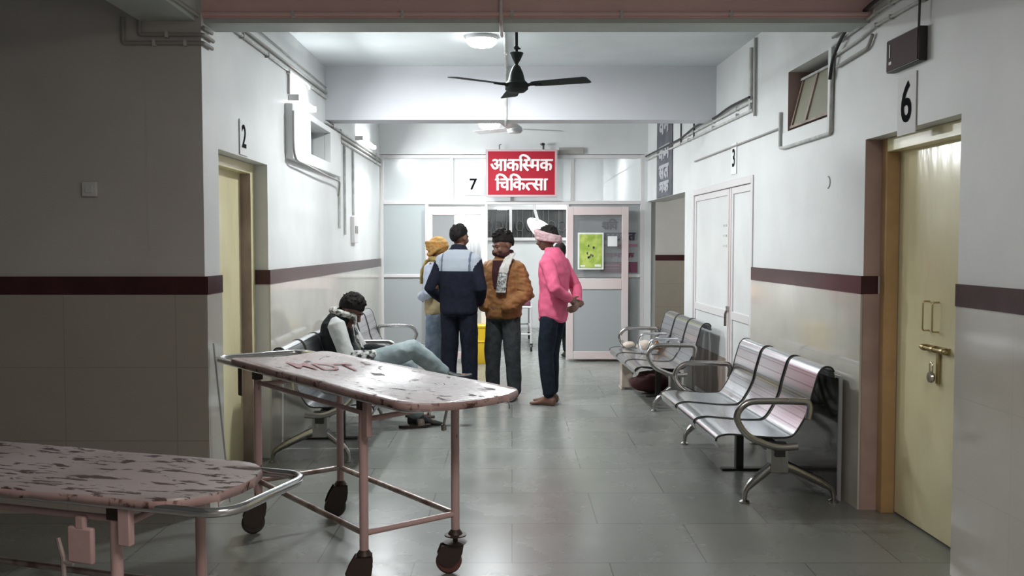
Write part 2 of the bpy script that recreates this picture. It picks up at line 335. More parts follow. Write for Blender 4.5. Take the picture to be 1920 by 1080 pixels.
# ------------------------------------------------------------------ the building
XL = -1.70
def XR(y): return 1.97 - 0.0335*(y - 5.2)
def rw(d, y, z): return (XR(y) + d, y, z)      # right wall: d = distance into the wall
def lw(d, y, z): return (XL - d, y, z)         # left wall: d = distance into the wall
CEIL = 3.12
f = MB(); f.box(-6.2, 6.2, -3.2, 18.2, -0.1, 0); struct(f.build('floor', M['floor']))
f = MB(); f.box(-6.2, 6.2, -3.2, 18.2, CEIL, CEIL+0.1); struct(f.build('ceiling', M['ceil']))
# left corridor wall with its door opening and high window hole
LD0, LD1, LDZ = 5.43, 6.51, 2.055
WY0, WY1, WZ0, WZ1 = 7.66, 8.50, 2.24, 2.51
f = MB(lw)
f.box(0, .30, 5.16, LD0, 0, CEIL); f.box(0, .30, LD0, LD1, LDZ, CEIL)
f.box(0, .30, LD1, 12.07, 0, WZ0); f.box(0, .30, LD1, WY0, WZ0, WZ1); f.box(0, .30, WY1, 12.07, WZ0, WZ1); f.box(0, .30, LD1, 12.07, WZ1, CEIL)
struct(f.build('wall_left', M['paint'], smooth=False))
# dark return wall facing the camera and the rest of the entrance hall
f = MB(); f.box(-6.0, XL-.30, 5.16, 5.36, 0, CEIL); f.box(XL-.31, XL, 5.158, 5.162, 0, CEIL); struct(f.build('wall_left_return', M['shaded_paint'], smooth=False))
f = MB(); f.box(-6.1, -6.0, -3.0, 5.3, 0, CEIL); struct(f.build('wall_hall_left', M['paint'], smooth=False))
f = MB(); f.box(-6.1, 3.0, -3.1, -3.0, 0, CEIL); struct(f.build('wall_hall_back', M['paint'], smooth=False))
# right wall
RD0, RD1, RDZ = 4.19, 5.23, 2.085
D30, D31, D3Z = 7.35, 9.45, 2.05
RW0, RW1, RWZ0, RWZ1 = 5.76, 6.56, 2.285, 2.70
OP0 = 9.82
f = MB(rw)
f.box(0, .25, -3.1, RD0, 0, CEIL); f.box(0, .25, RD0, RD1, RDZ, CEIL)
f.box(0, .25, RD1, RW0, 0, CEIL)
f.box(0, .25, RW0, RW1, 0, RWZ0); f.box(0, .25, RW0, RW1, RWZ1, CEIL)
f.box(0, .25, RW1, D30, 0, CEIL); f.box(0, .25, D30, D31, D3Z, CEIL); f.box(0, .25, D31, OP0, 0, CEIL)
f.box(0, .25, OP0, 12.12, 2.055, CEIL)
struct(f.build('wall_right', M['paint'], smooth=False))
# side lobby seen through the opening
f = MB(); f.box(1.6, 6.0, 16.4, 16.5, 0, CEIL); f.box(6.0, 6.1, 9.8, 16.5, 0, CEIL); f.box(1.78, 1.86, 12.12, 16.4, 0, CEIL); f.box(2.07, 6.0, 9.72, 9.82, 0, CEIL)
struct(f.build('wall_lobby', M['paint'], smooth=False))
f = MB(); f.box(1.86, 6.0, 16.37, 16.4, 0, 1.225); struct(f.build('trim_1', M['tile_shaded'], smooth=False), 'beige tiles in the side lobby')
f = MB(); f.box(1.86, 6.0, 16.365, 16.4, 1.225, 1.325); struct(f.build('trim_2', M['stripe'], smooth=False), 'maroon stripe in the side lobby')
# ward beyond the partition
f = MB(); f.box(-4.0, 1.78, 16.9, 17.0, 0, CEIL); f.box(-4.1, -4.0, 12.1, 17.0, 0, CEIL); f.box(-4.0, XL, 12.05, 12.13, 0, CEIL)
struct(f.build('wall_ward', M['paint'], smooth=False))
f = MB(); f.box(XL, 1.76, 12.03, 12.13, 2.66, CEIL); struct(f.build('wall_over_partition', M['paint'], smooth=False))
# tiles and maroon stripe
T0, T1 = 1.225, 1.325
f = MB(lw); f.box(-.012, 0, LD1, 12.03, 0, T0); f.box(-.012, 0, 5.15, LD0, 0, T0); struct(f.build('trim_3', M['tileL'], smooth=False), 'beige glazed dado tiles on left corridor wall')
f = MB(lw); f.box(-.016, 0, LD1, 12.03, T0, T1); f.box(-.016, 0, 5.144, LD0, T0, T1); f.box(-.016, .10, LD1-.012, LD1, T0, T1)
struct(f.build('trim_4', M['stripe'], smooth=False), 'maroon stripe on left corridor wall')
f = MB(); f.box(-6.0, XL+.012, 5.146, 5.158, 0, T0); struct(f.build('trim_5', M['tile_shaded'], smooth=False), 'beige dado tiles on the dark hall wall')
f = MB(); f.box(-6.0, XL+.016, 5.142, 5.158, T0, T1); struct(f.build('trim_6', M['stripe'], smooth=False), 'maroon stripe on the dark hall wall')
f = MB(rw); f.box(-.012, 0, RD1, D30, 0, T0); f.box(-.012, 0, -3.0, RD0-.01, 0, T0); struct(f.build('trim_7', M['tileL'], smooth=False), 'beige glazed dado tiles on right wall')
f = MB(rw); f.box(-.016, 0, RD1, D30, T0, T1); f.box(-.016, 0, -3.0, RD0-.01, T0, T1); f.box(-.016, .08, RD1-.012, RD1, T0, T1)
struct(f.build('trim_8', M['stripe'], smooth=False), 'maroon stripe on right wall')
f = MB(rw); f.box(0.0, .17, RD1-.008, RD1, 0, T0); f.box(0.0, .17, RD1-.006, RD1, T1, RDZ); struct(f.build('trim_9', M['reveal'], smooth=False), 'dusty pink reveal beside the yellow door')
# beams
f = MB(); f.box(-1.73, 2.05, 5.20, 5.42, 2.72, CEIL)
o = struct(f.build('trim_10', [M['beam_green'], M['pink']], smooth=False), 'concrete cross beam with pink front face')
f = MB(); f.box(-1.73, 2.03, 5.188, 5.20, 2.745, CEIL); struct(f.build('trim_11', M['pink'], smooth=False), 'pink painted front face of the cross beam')
f = MB(); f.box(-2.03, -1.73, -3.0, 5.44, 2.72, CEIL); struct(f.build('trim_12', M['beam_green'], smooth=False), 'lengthwise ceiling beam at hall left')
f = MB(); f.box(-1.73, -1.722, -3.0, 5.188, 2.745, CEIL); struct(f.build('trim_13', M['beam_green'], smooth=False), 'side face of the lengthwise beam')
f = MB(); f.box(XL, 1.90, 8.55, 8.80, 2.635, CEIL); struct(f.build('trim_14', M['beam_pale'], smooth=False), 'second cross beam behind the black fan')
# left window casing and pane
w1 = MB(lw)
for a in ((7.03, WY0, 2.147, 2.56), (WY1, 9.0, 2.147, 2.56), (WY0, WY1, 2.147, WZ0), (WY0, WY1, WZ1, 2.56)): w1.box(-.06, 0, *a)
w1o = struct(w1.build('window_1', M['paint'], bevel=.004)); w1o['label'] = 'high window box on left wall beside the batten lamp'
g = MB(lw); g.box(.10, .12, WY0, WY1, WZ0, WZ1); g.build('pane', M['grey_glass'], w1o)
g = MB(lw); g.box(.07, .10, 8.02, 8.06, WZ0, WZ1); g.box(.07, .10, WY0, WY1, WZ0, WZ0+.03); g.build('window_bar', M['panel'], w1o)
# right high window with tilted shutter
w2 = MB(rw)
w2.box(-.02, 0, RW0-.05, RW0, RWZ0-.10, RWZ1); w2.box(-.02, 0, RW0, RW1+.05, RWZ0-.10, RWZ0)
w2o = struct(w2.build('window_2', M['paint'], bevel=.003)); w2o['label'] = 'small high window with tilted shutter on right wall'
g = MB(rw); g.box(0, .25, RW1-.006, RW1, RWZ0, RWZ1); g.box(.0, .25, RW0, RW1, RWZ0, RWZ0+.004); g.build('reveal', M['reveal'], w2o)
g = MB(rw); g.box(.24, .25, RW0, RW1, RWZ0, RWZ1); g.build('backing', M['dark_print'], w2o)
def shut(b, y0, y1, v0, v1, t0=0, t1=.012):    # shutter tilted inward at the top
    def P(y, v, t): return (.012 + v*.085 + t, y, RWZ0 + .02 + v*(RWZ1-RWZ0-.07))
    b.add([P(y0,v0,t0),P(y1,v0,t0),P(y1,v1,t0),P(y0,v1,t0),P(y0,v0,t1),P(y1,v0,t1),P(y1,v1,t1),P(y0,v1,t1)], [(0,1,2,3),(7,6,5,4),(0,4,5,1),(1,5,6,2),(2,6,7,3),(3,7,4,0)])
s = MB(rw); shut(s, RW0+.03, 6.22, .04, .96); shut(s, 6.25, RW1-.06, .04, .96); s.build('shutter_pane', M['olive_glass'], w2o)
s = MB(rw)
shut(s, RW0+.02, RW1-.04, 0, .05, -.012, .02); shut(s, 6.215, 6.245, 0, 1, -.012, .02); shut(s, RW1-.07, RW1-.05, 0, 1, -.012, .02)
s.build('shutter_frame', M['streaky_brown'], w2o)
s = MB(rw); shut(s, RW0+.02, RW1-.04, .95, 1, -.02, .02); s.build('shutter_rail', M['pvc'], w2o)

# ------------------------------------------------------------------ doors
d1 = MB(rw); d1.box(.165, .20, RD0-.1, RD1-.075, 0.01, RDZ-.06)
door = struct(d1.build('door_1', M['door_yellow'], bevel=.003)); door['label'] = 'tall cream yellow door of room 6 with bolt and padlock'
g = MB(rw)
g.box(.09, .165, RD1-.075, RD1-.008, 0, RDZ); g.build('door_frame', M['frame_tan'], door, bevel=.004)
g = MB(rw); g.box(.09, .165, RD0, RD1-.075, RDZ-.075, RDZ-.001); g.build('door_head', M['frame_cream'], door, bevel=.004)
for zz, yy in ((1.06, 4.79), (1.06, 4.69)):
    g = MB(rw); g.tube(rounded([(.165, yy, zz), (.13, yy, zz), (.13, yy, zz+.15), (.165, yy, zz+.15)], .012, 4), .0045, 8); g.build('pull_handle', M['brass'], door)
g = MB(rw)
g.tube([(.14, 4.83, .972), (.14, 4.56, .972)], .009, 10)
for yy in (4.80, 4.70, 4.60): g.lathe((.145, yy+.012, .972), [(.017, 0), (.017, .024)], 12, (0, -1, 0))
g.box(.155, .165, 4.57, 4.81, .955, .990)
g.build('door_bolt', M['brass'], door)
g = MB(rw); g.box(.150, .162, 4.66, 4.685, .80, .975); g.build('hasp', M['brass'], door, bevel=.002)
pl = empty('padlock', rw(.135, 4.70, .80)); tag(pl, 'round silver padlock hanging from the bolt of the yellow door', 'padlock')
g = MB(); g.lathe((0, 0, .03), [(.001, -.012), (.026, -.010), (.030, 0), (.026, .010), (.001, .012)], 20, (1, 0, 0)); g.build('lock_body', M['lock'], pl)
g = MB(); g.tube([(0, -.015, .055), (0, -.016, .09)] + arc((0, 0, .09), .016, PI, 0, 8, (0, 1, 0), (0, 0, 1)) + [(0, .015, .055)], .004, 8); g.build('shackle', M['lock'], pl)
# left yellow door
d2 = MB(lw); d2.box(.16, .195, LD0-.1, LD1-.10, 0.01, LDZ-.06)
door = struct(d2.build('door_2', M['door_yellow'], bevel=.003)); door['label'] = 'cream yellow door in the left wall nook'
g = MB(lw); g.box(.09, .17, LD1-.10, LD1-.001, 0, LDZ-.001); g.box(.09, .17, LD0, LD1-.10, LDZ-.07, LDZ-.001); g.build('door_frame', M['frame_cream'], door, bevel=.004)
g = MB(lw); g.box(.09, .163, LD1-.104, LD1-.10, 0, LDZ-.07); g.build('door_gap', M['streaky_brown'], door)
for yy in (5.56, 5.62):
    g = MB(lw); g.tube([(.16, yy, 1.10), (.13, yy, 1.10), (.13, yy, 1.24), (.16, yy, 1.24)], .005, 8); g.build('pull_handle', M['brass'], door)
g = MB(lw); g.tube([(.145, 5.52, 1.00), (.145, 5.80, 1.00)], .009, 10); g.box(.150, .16, 5.53, 5.79, .985, 1.015); g.tube([(.14, 5.66, 1.0), (.13, 5.66, .97), (.13, 5.64, .93)], .006, 8); g.build('door_bolt', M['dark_lock'], door)
pl = empty('padlock', lw(.125, 5.655, .86)); tag(pl, 'square dark padlock hanging on the left yellow door', 'padlock')
g = MB(); g.box(-.012, .012, -.024, .024, 0, .05); g.build('lock_body', M['dark_lock'], pl, bevel=.004)
g = MB(); g.tube([(0, -.015, .05), (0, -.015, .08)] + arc((0, 0, .08), .015, PI, 0, 8, (0, 1, 0), (0, 0, 1)) + [(0, .015, .05)], .004, 8); g.build('shackle', M['lock'], pl)
# white double door of room 3
d3 = MB(rw)
for a in ((D30, D30+.05, 0, D3Z), (D31-.07, D31, 0, D3Z), (D30+.05, D31-.07, D3Z-.06, D3Z)): d3.box(-.012, .06, *a)
d3.box(.06, .10, D30, D31, 0, D3Z)
door = struct(d3.build('door_3', M['alu'], bevel=.004)); door['label'] = 'white aluminium double door of room 3'
def leaf3(y0, y1, st):
    b = MB(rw); b.box(.012, .05, y0, y1, .03, D3Z-.07); o = b.build('door_leaf', M['white_panel'], door, bevel=.003)
    b = MB(rw); b.box(0, .05, y0, y0+.045, .02, D3Z-.065); b.box(0, .05, y1-.045, y1, .02, D3Z-.065); b.box(0, .05, y0+.045, y1-.045, D3Z-.12, D3Z-.065)
    b.box(0, .05, y0+.045, y1-.045, .86, .93); b.box(0, .05, y0+.045, y1-.045, .02, .09)
    b.build('leaf_rail', M['alu'], o, bevel=.003)
    return o
l1 = leaf3(8.09, D31-.075, 1); l2 = leaf3(D30+.055, 8.00, 0)
g = MB(rw); g.box(.006, .05, 8.14, D31-.12, .09, .50); g.build('brown_lower_panel', M['streaky_brown'], l1)  # lower part of the leaf in streaky brown
g = MB(rw); g.box(-.006, .05, 8.00, 8.045, .02, D3Z-.065); g.build('meeting_stile', M['alu_pink'], door, bevel=.003)
g = MB(rw); g.box(.02, .055, 8.045, 8.09, .02, D3Z-.065); g.build('door_gap', M['streaky_brown'], door)
g = MB(rw); g.box(-.02, 0, 8.02, 8.08, .93, .97); g.tube([(-.02, 8.05, .93), (-.03, 8.05, .90), (-.03, 8.05, .80)], .012, 8); g.build('latch', M['chrome_worn'], door)
for k in range(3):
    g = MB(rw); g.box(.008, .012, 8.18, 8.30, 1.66-.09*k, 1.68-.09*k); g.build('sticker', M['pvc'], l1)

# ------------------------------------------------------------------ partition of the emergency ward
PY = 12.07
p = MB()
def fr(b, x0, x1, z0, z1, y0=PY-.03, y1=PY+.03): b.box(x0, x1, y0, y1, z0, z1)
fr(p, -1.70, -1.655, 0, 2.655); fr(p, 1.655, 1.70, 0, 2.655); fr(p, -1.655, 1.655, 2.61, 2.655); fr(p, -1.655, 1.655, 2.02, 2.065)
for x in (-.775, .0, .775): fr(p, x-.022, x+.022, 2.065, 2.61)
fr(p, -1.12, -1.075, 0, 2.02); fr(p, -.345, -.315, 0, 2.02); fr(p, .70, .735, 0, 2.02)
fr(p, -1.655, -1.12, 1.08, 1.12); fr(p, .735, 1.655, 1.08, 1.12); fr(p, -1.655, -1.12, 0, .05); fr(p, .735, 1.655, 0, .05)
part = struct(p.build('wall_partition', M['alu'], bevel=.004)); part['label'] = 'aluminium and glass partition of the emergency ward'
g = MB(); g.box(-1.655, -1.12, PY-.01, PY+.01, .05, 1.08); g.build('lower_panel', M['panel'], part)
g = MB(); g.box(-1.655, -1.12, PY-.01, PY+.01, 1.12, 2.02); g.build('upper_panel', M['panel_up'], part)
g = MB(); g.box(.735, 1.655, PY-.01, PY+.01, .05, 1.08); g.build('lower_panel', M['panel'], part)
g = MB(); g.box(.735, 1.655, PY-.01, PY+.01, 1.12, 2.02); g.build('upper_panel', M['panel'], part)
for a, b in ((-1.655, -.797), (-.753, -.022), (.022, .753), (.797, 1.655)):
    g = MB(); g.box(a, b, PY-.004, PY+.004, 2.065, 2.61); g.build('transom_pane', M['transom'], part)
g = MB(); g.box(1.70, 1.79, PY-.04, PY+.06, 0, 2.66); struct(g.build('trim_15', M['paint'], smooth=False), 'white post at partition end')
g = MB(); g.box(.60, .92, PY-.075, PY-.04, 2.665, 2.745); o = g.build('cable_duct', M['pvc_dark'], bevel=.004); tag(o, 'grey duct box just right of the red sign top', 'duct')
g = MB(); g.tube([(.95, PY+.20, 2.12), (1.25, PY+.20, 2.34), (1.62, PY+.20, 2.56)], .005, 6); o = g.build('slanting_wire', M['pvc_dark']); tag(o, 'thin wire slanting behind the right glass over the ward door', 'wire')
# two ward door leaves standing just in front of the partition
def leaf(name, label, x0, x1, fm, fm2, glassm, y=11.95):
    b = MB(); s = .085
    b.box(x0, x0+s, y-.02, y+.02, .03, 1.985); b.box(x0+s, x1-s, y-.02, y+.02, 1.88, 1.985)
    b.box(x0+s, x1-s, y-.02, y+.02, .03, .13); b.box(x0+s, x1-s, y-.02, y+.02, .93, 1.07)
    o = struct(b.build(name, fm, bevel=.005)); o['label'] = label
    b = MB(); b.box(x1-s, x1, y-.02, y+.02, .03, 1.985); b.build('lock_stile', fm2, o, bevel=.005)
    b = MB(); b.box(x0+s, x1-s, y-.006, y+.006, 1.07, 1.88); b.build('glass_pane', glassm, o)
    b = MB(); b.box(x0+s, x1-s, y-.008, y+.008, .13, .93); b.build('lower_panel', M['panel'], o)
    return o
leaf('door_4', 'left leaf of the ward door behind the standing men', -1.10, -.31, M['alu_pink'], M['alu'], M['clear'])
dl5 = leaf('door_5', 'right leaf of the ward door carrying the green poster', .70, 1.49, M['alu_pink'], M['alu_pink'], M['clear'])
# ------------------------------------------------------------------ sign, plates, posters, banner
sg = empty('hanging_sign', (.12, 11.95, 2.41)); tag(sg, 'red hanging sign with two lines of white Hindi lettering above the ward door', 'sign')
g = MB(); g.box(-.455, .455, -.035, .035, -.30, .30); g.build('sign_box', M['sign_side'], sg, bevel=.004)
g = MB()
for a in ((-.455, .455, .275, .30), (-.455, .455, -.30, -.275), (-.455, -.425, -.275, .275), (.425, .455, -.275, .275)): g.box(a[0], a[1], -.045, -.034, a[2], a[3])
g.build('sign_rim', M['sign_edge'], sg)
g = MB(); g.box(-.425, .425, -.040, -.034, -.275, .275); g.build('sign_face', M['red'], sg)
W1 = [('aa', .555), ('ka', .43), ('i', .118), ('sahalf', .27), ('ma', .335), ('ka', .446)]
W2 = [('i', .118), ('ca', .36), ('i', .118), ('ka', .43), ('tahalf', .24), ('sa', .37), ('aakar', .157)]
for wd, zz, sx in ((W1, .03, 1.0), (W2, -.215, .92)):
    s = .40; tot = sum(a for _, a in wd)
    me = hindi_mesh(wd, s, .001, .0065, (.79 if wd is W1 else .66)/(tot*s))
    place_mesh('lettering', me, M['pinkwhite'], (0, -.043, zz), (1, 0, 0), (0, 0, 1), sg)
g = MB(); g.tube([(-.28, 0, .30), (-.28, 0, .36), (-.26, .03, .37)], .006, 8); g.tube([(.28, 0, .30), (.28, 0, .36)], .012, 8); g.lathe((.27, 0, .37), [(.001, -.02), (.03, -.01), (.03, .01), (.001, .02)], 12); g.build('hanging_hook', M['black_metal'], sg)
def plate(name, label, cat, digit, size, loc, right, wd, ht, pm=None, dsx=1.0):
    right = Vector(right).normalized(); up = Vector((0, 0, 1)); n = right.cross(up); c = Vector(loc)
    b = MB(); b.add([c + right*x + up*z + n*t for t in (0, .004) for x, z in ((-wd/2, -ht/2), (wd/2, -ht/2), (wd/2, ht/2), (-wd/2, ht/2))],
                    [(3,2,1,0),(4,5,6,7),(0,1,5,4),(1,2,6,5),(2,3,7,6),(3,0,4,7)])
    o = b.build(name, pm or M['paper']); tag(o, label, cat)
    me = text_mesh(digit, size, 0, size*.018)
    for v in me.vertices: v.co.x *= dsx
    place_mesh('numeral', me, M['ink'], c + n*.006, right, up, o); return o
plate('number_plate', 'white number plate reading 7 in the glass over the ward door', 'number plate', '7', .20, (-.50, PY-.034, 2.27), (1, 0, 0), .26, .26)
plate('number_plate', 'white painted patch with large black 6 over the yellow door', 'number plate', '6', .28, (XR(4.72)-.003, 4.72, 2.205), (.0335, -1, 0), .20, .30, M['paper'], .9)
plate('number_plate', 'small white number plate reading 3 over the white double door', 'number plate', '3', .21, (XR(7.92)-.003, 7.92, 2.225), (.0335, -1, 0), .16, .26)
plate('number_plate', 'small white number plate reading 2 above the left yellow door', 'number plate', '2', .20, (XL+.003, 5.93, 2.175), (0, 1, 0), .17, .22)
def devan(words, size, bold, width):
    tot = sum(a for _, a in words); return hindi_mesh(words, size, .0005, bold, width/(tot*size))
# green poster on the leaf
ps = empty('poster', (1.005, 11.925, 1.42)); tag(ps, 'green and white framed poster on the right ward door leaf', 'poster')
g = MB(); g.box(-.165, .165, 0, .008, -.235, .235); g.build('poster_border', M['paper'], ps)
g = MB(); g.box(-.145, .145, -.003, 0, -.215, .215); g.build('poster_print', M['green_poster'], ps)
g = MB()
random.seed(4)
for k in range(9): 
    x = random.uniform(-.05, .05); z = random.uniform(-.10, .08); g.box(x-.008, x+.008, -.005, -.003, z-.014, z+.014)
g.build('poster_figures', M['dark_print'], ps)
g = MB(); g.box(.05, .13, -.005, -.003, -.20, -.17); g.box(-.13, -.07, -.005, -.003, -.20, -.18); g.build('poster_caption', M['paper'], ps)
# notice behind the glass on the partition
ns = empty('notice', (1.36, PY-.014, 1.50)); tag(ns, 'dark purple Hindi notice pasted on the grey panel behind the green poster', 'notice')
for wd, sz, zz, xx, wdt, mm in (([('sha', .4), ('i', .12), ('va', .33)], .26, .20, -.10, .20, 'dark_print'), ([('ka', .4), ('aakar', .15), ('sa', .4), ('ma', .34), ('ta', .3)], .26, .06, .0, .44, 'dark_print'),
                            ([('va', .3), ('ma', .34), ('aakar', .15), ('ka', .4)], .14, -.16, .03, .34, 'maroon_print')):
    me = devan(wd, sz, .008, wdt); place_mesh('lettering', me, M[mm], (xx, -.002, zz), (1, 0, 0), (0, 0, 1), ns)
g = MB(); g.box(-.22, .26, -.003, 0, -.36, -.22); g.build('text_band', M['maroon_print'], ns)
g = MB(); g.box(-.20, .02, -.005, -.003, -.27, -.255); g.box(-.20, .02, -.005, -.003, -.31, -.30); g.box(-.22, .26, -.003, 0, -.02, .01); g.build('band_line', M['pink_print'], ns)
g = MB(); g.box(-.14, -.02, -.24, -.233, -.02, .11); o = g.build('paper_slip', M['paper']); o.location = ns.location; o.location.y += .085; tag(o, 'small white paper slip stuck on the right ward door glass', 'paper')
# narrow slate banner on the right wall above the side opening
bn = empty('banner', (0, 0, 0)); tag(bn, 'narrow slate blue vertical banner high on right wall above the side opening', 'banner')
g = MB(rw); g.box(-.012, -.004, 10.45, 11.35, 2.06, 3.0); g.build('banner_cloth', M['banner'], bn)
for wd, sz, z, wdt in (([('va', .33), ('ma', .34)], .5, 2.80, .55), ([('ka', .4), ('ma', .34)], .4, 2.50, .60), ([('sa', .4), ('ta', .33)], .4, 2.28, .55), ([('ma', .34), ('ka', .4)], .3, 2.12, .5)):
    me = devan(wd, sz, .02, wdt); place_mesh('lettering', me, M['banner_print'], (XR(10.9)-.014, 10.9, z), (.0335, -1, 0), (0, 0, 1), bn)
# token display board
tb = empty('token_display', (0, 0, 0)); tag(tb, 'dark maroon electronic display box above the number 6', 'display')
g = MB(rw); g.box(-.042, -.001, 4.52, 4.88, 2.385, 2.55); g.build('display_case', M['board_black'], tb, bevel=.004)
g = MB(rw); g.box(-.046, -.042, 4.53, 4.87, 2.392, 2.543); g.build('display_face', M['board_red'], tb)
me = text_mesh('1', .10); place_mesh('numeral', me, M['paper'], (XR(4.83)-.048, 4.83, 2.485), (.0335, -1, 0), (0, 0, 1), tb)
g = MB(rw); g.box(-.048, -.046, 4.81, 4.84, 2.42, 2.435); g.build('numeral_mark', M['paper'], tb)
g = MB(rw); g.tube([(-.04, 4.53, 2.54), (-.04, 4.525, 2.70), (-.038, 4.54, 2.80)], .006, 8); g.build('power_cable', M['cable'], tb)
# small fittings on the walls
g = MB(); g.box(-2.36, -2.28, 5.135, 5.158, 1.765, 1.845); o = g.build('switch_plate', M['paint'], bevel=.004); tag(o, 'small square switch plate on the dark left wall', 'switch plate')
g = MB(); g.box(-2.34, -2.30, 5.128, 5.136, 1.785, 1.825); g.build('switch', M['paint'], o, bevel=.002)
g = MB(rw); g.tube(arc((0, 5.78, 1.885), .035, -PI/2, PI/2, 10, (0, -1, 0), (0, 0, 1)), .005, 8); o = g.build('cable_clip', M['pvc_dark']); tag(o, 'tiny curved clip on the right wall between window and dado', 'clip')
# ------------------------------------------------------------------ lamps and fans
def round_lamp(name, label, loc, r, drop=0):
    e = empty(name, loc); tag(e, label, 'lamp')
    g = MB(); g.lathe((0, 0, 0), [(r*.96, 0), (r, -.01), (r, -.028), (r*.9, -.03)], 32); g.build('lamp_base', M['alu'], e)
    g = MB(); g.lathe((0, 0, 0), [(r*.93, -.028), (r*.9, -.05), (r*.7, -.072), (r*.35, -.082), (.001, -.085)], 32); g.build('diffuser', M['glow'], e)
    if drop:
        g = MB(); g.cyl((0, 0, 0), (0, 0, drop), .008, 8); g.build('cord', M['pvc'], e)
        g = MB(); g.lathe((0, 0, drop), [(.04, 0), (.04, -.02), (.01, -.03)], 16); g.build('ceiling_rose', M['pvc'], e)
    return e
round_lamp('ceiling_lamp', 'bright round lamp on the ceiling left of the black fan', (-.235, 7.35, CEIL), .125)
round_lamp('pendant_lamp', 'bright round lamp hanging behind the second beam', (-.25, 10.4, 2.86), .125, CEIL-2.86)
def batten(name, label, y0, y1, z):
    e = empty(name, (XL, y0, z)); tag(e, label, 'lamp')
    g = MB(); g.box(0, .035, 0, y1-y0, -.02, .02); g.build('lamp_housing', M['alu'], e, bevel=.003)
    g = MB(); g.tube([(.055, .02, 0), (.055, y1-y0-.02, 0)], .022, 14); g.build('tube', M['glow'], e)
    g = MB(); g.box(0, .08, -.002, .02, -.024, .024); g.box(0, .08, y1-y0-.02, y1-y0+.002, -.024, .024); g.build('end_cap', M['alu'], e, bevel=.002)
    return e
batten('batten_lamp', 'glaring tube lamp on left wall over the high window', 7.15, 7.80, 2.62)
batten('batten_lamp', 'glaring tube lamp on far left wall behind the second beam', 10.2, 11.2, 2.66)
FX, FY, FZ = .033, 6.90, 2.668
fan = empty('ceiling_fan', (FX, FY, FZ)); tag(fan, 'dark grey three bladed ceiling fan in front of the second beam', 'ceiling fan')
g = MB(); g.lathe((0, 0, 0), [(.001, -.055), (.06, -.05), (.085, -.03), (.088, .01), (.062, .035), (.048, .09), (.028, .135), (.012, .15)], 28); g.build('motor', M['fan'], fan)
g = MB(); g.cyl((0, 0, .14), (0, 0, CEIL-FZ), .011, 12); g.build('down_rod', M['fan'], fan)
g = MB(); g.lathe((0, 0, 0), [(.012, .155), (.030, .185), (.048, .225), (.052, .232), (.048, .236), (.012, .236)], 24); g.build('canopy', M['fan'], fan)
g = MB(); g.lathe((0, 0, 0), [(.02, .262), (.024, .27), (.012, .285)], 12); g.tube([(-.02, 0, .27), (.03, 0, .265)], .006, 8); g.build('shackle', M['fan'], fan)
def blade(ang, pitch=14):
    g = MB(); rs = []
    ca, sa_ = math.cos(ang), math.sin(ang)
    for r, wd in ((.13, .045), (.17, .055), (.30, .060), (.43, .065), (.54, .068), (.56, .055)):
        ring = []
        for (w_, t_) in ((-wd, -.002), (wd, -.002), (wd, .003), (-wd, .003)):
            y = w_*math.cos(R(pitch)); z = w_*math.sin(R(pitch)) + t_
            ring.append((r*ca - y*sa_, r*sa_ + y*ca, z))
        rs.append(ring)
    g.rings(rs); o = g.build('blade', M['fan'], fan)
    g = MB(); g.tube([(.07*ca, .07*sa_, -.01), (.11*ca, .11*sa_, .0), (.20*ca, .20*sa_, -.004)], [.014, .012, .008], 8); g.build('blade_arm', M['fan'], o)
for a in (216, 96, 336): blade(R(a), -8)
fan2 = empty('ceiling_fan', (.03, 10.55, 2.80)); tag(fan2, 'pale ceiling fan half hidden behind the second beam', 'ceiling fan')
g = MB(); g.lathe((0, 0, 0), [(.001, -.05), (.07, -.045), (.09, -.02), (.08, .02), (.04, .05), (.012, .08)], 24); g.build('motor', M['fan_pale'], fan2)
g = MB(); g.cyl((0, 0, .06), (0, 0, CEIL-2.80), .011, 12); g.build('down_rod', M['fan_pale'], fan2)
for a in (20, 140, 260):
    ca, sa_ = math.cos(R(a)), math.sin(R(a)); g = MB(); rs = []
    for r in (.10, .3, .5, .58):
        rs.append([(r*ca - y*sa_, r*sa_ + y*ca, y*.2 + t) for y, t in ((-.06, 0), (.06, 0), (.06, .004), (-.06, .004))])
    g.rings(rs); g.build('blade', M['fan_pale'], fan2)
# ------------------------------------------------------------------ conduits and cables
def conduit(name, label, pts, r, m='pvc', tf=None, clips=(), cat='conduit', round_=.03, group=None):
    g = MB(tf); P = rounded(pts, round_, 4) if len(pts) > 2 else pts
    g.tube(P, r, 10); o = g.build(name, M[m]); tag(o, label, cat, group)
    if clips:
        g = MB(tf)
        for c in clips:
            x, y, z, ax = c
            if ax == 'Y': g.box(x-r*1.3, x+r*1.3, y-.008, y+.008, z-r*1.6, z+r*1.6)
            elif ax == 'Z': g.box(x-r*1.3, x+r*1.3, y-r*1.6, y+r*1.6, z-.008, z+.008)
            else: g.box(x-.008, x+.008, y-r*1.3, y+r*1.3, z-r*1.6, z+r*1.6)
        g.build('clip', M['pvc'], o)
    return o
conduit('ceiling_conduit', 'pale conduit running along the ceiling and down the second beam', [(-.055, 5.44, CEIL-.012), (-.055, 8.535, CEIL-.012), (-.055, 8.535, 2.64), (-.055, 8.56, 2.625), (-.055, 8.81, 2.625)], .012, 'pvc', None, ((-.055, 6.4, CEIL-.012, 'Y'), (-.055, 7.9, CEIL-.012, 'Y')))
conduit('beam_conduit', 'pink painted conduit running across the pink beam', [(-1.73, 5.178, 2.765), (1.95, 5.178, 2.765)], .011, 'pink', None, tuple((x, 5.178, 2.765, 'X') for x in (-1.2, -.6, 0, .6, 1.2)))
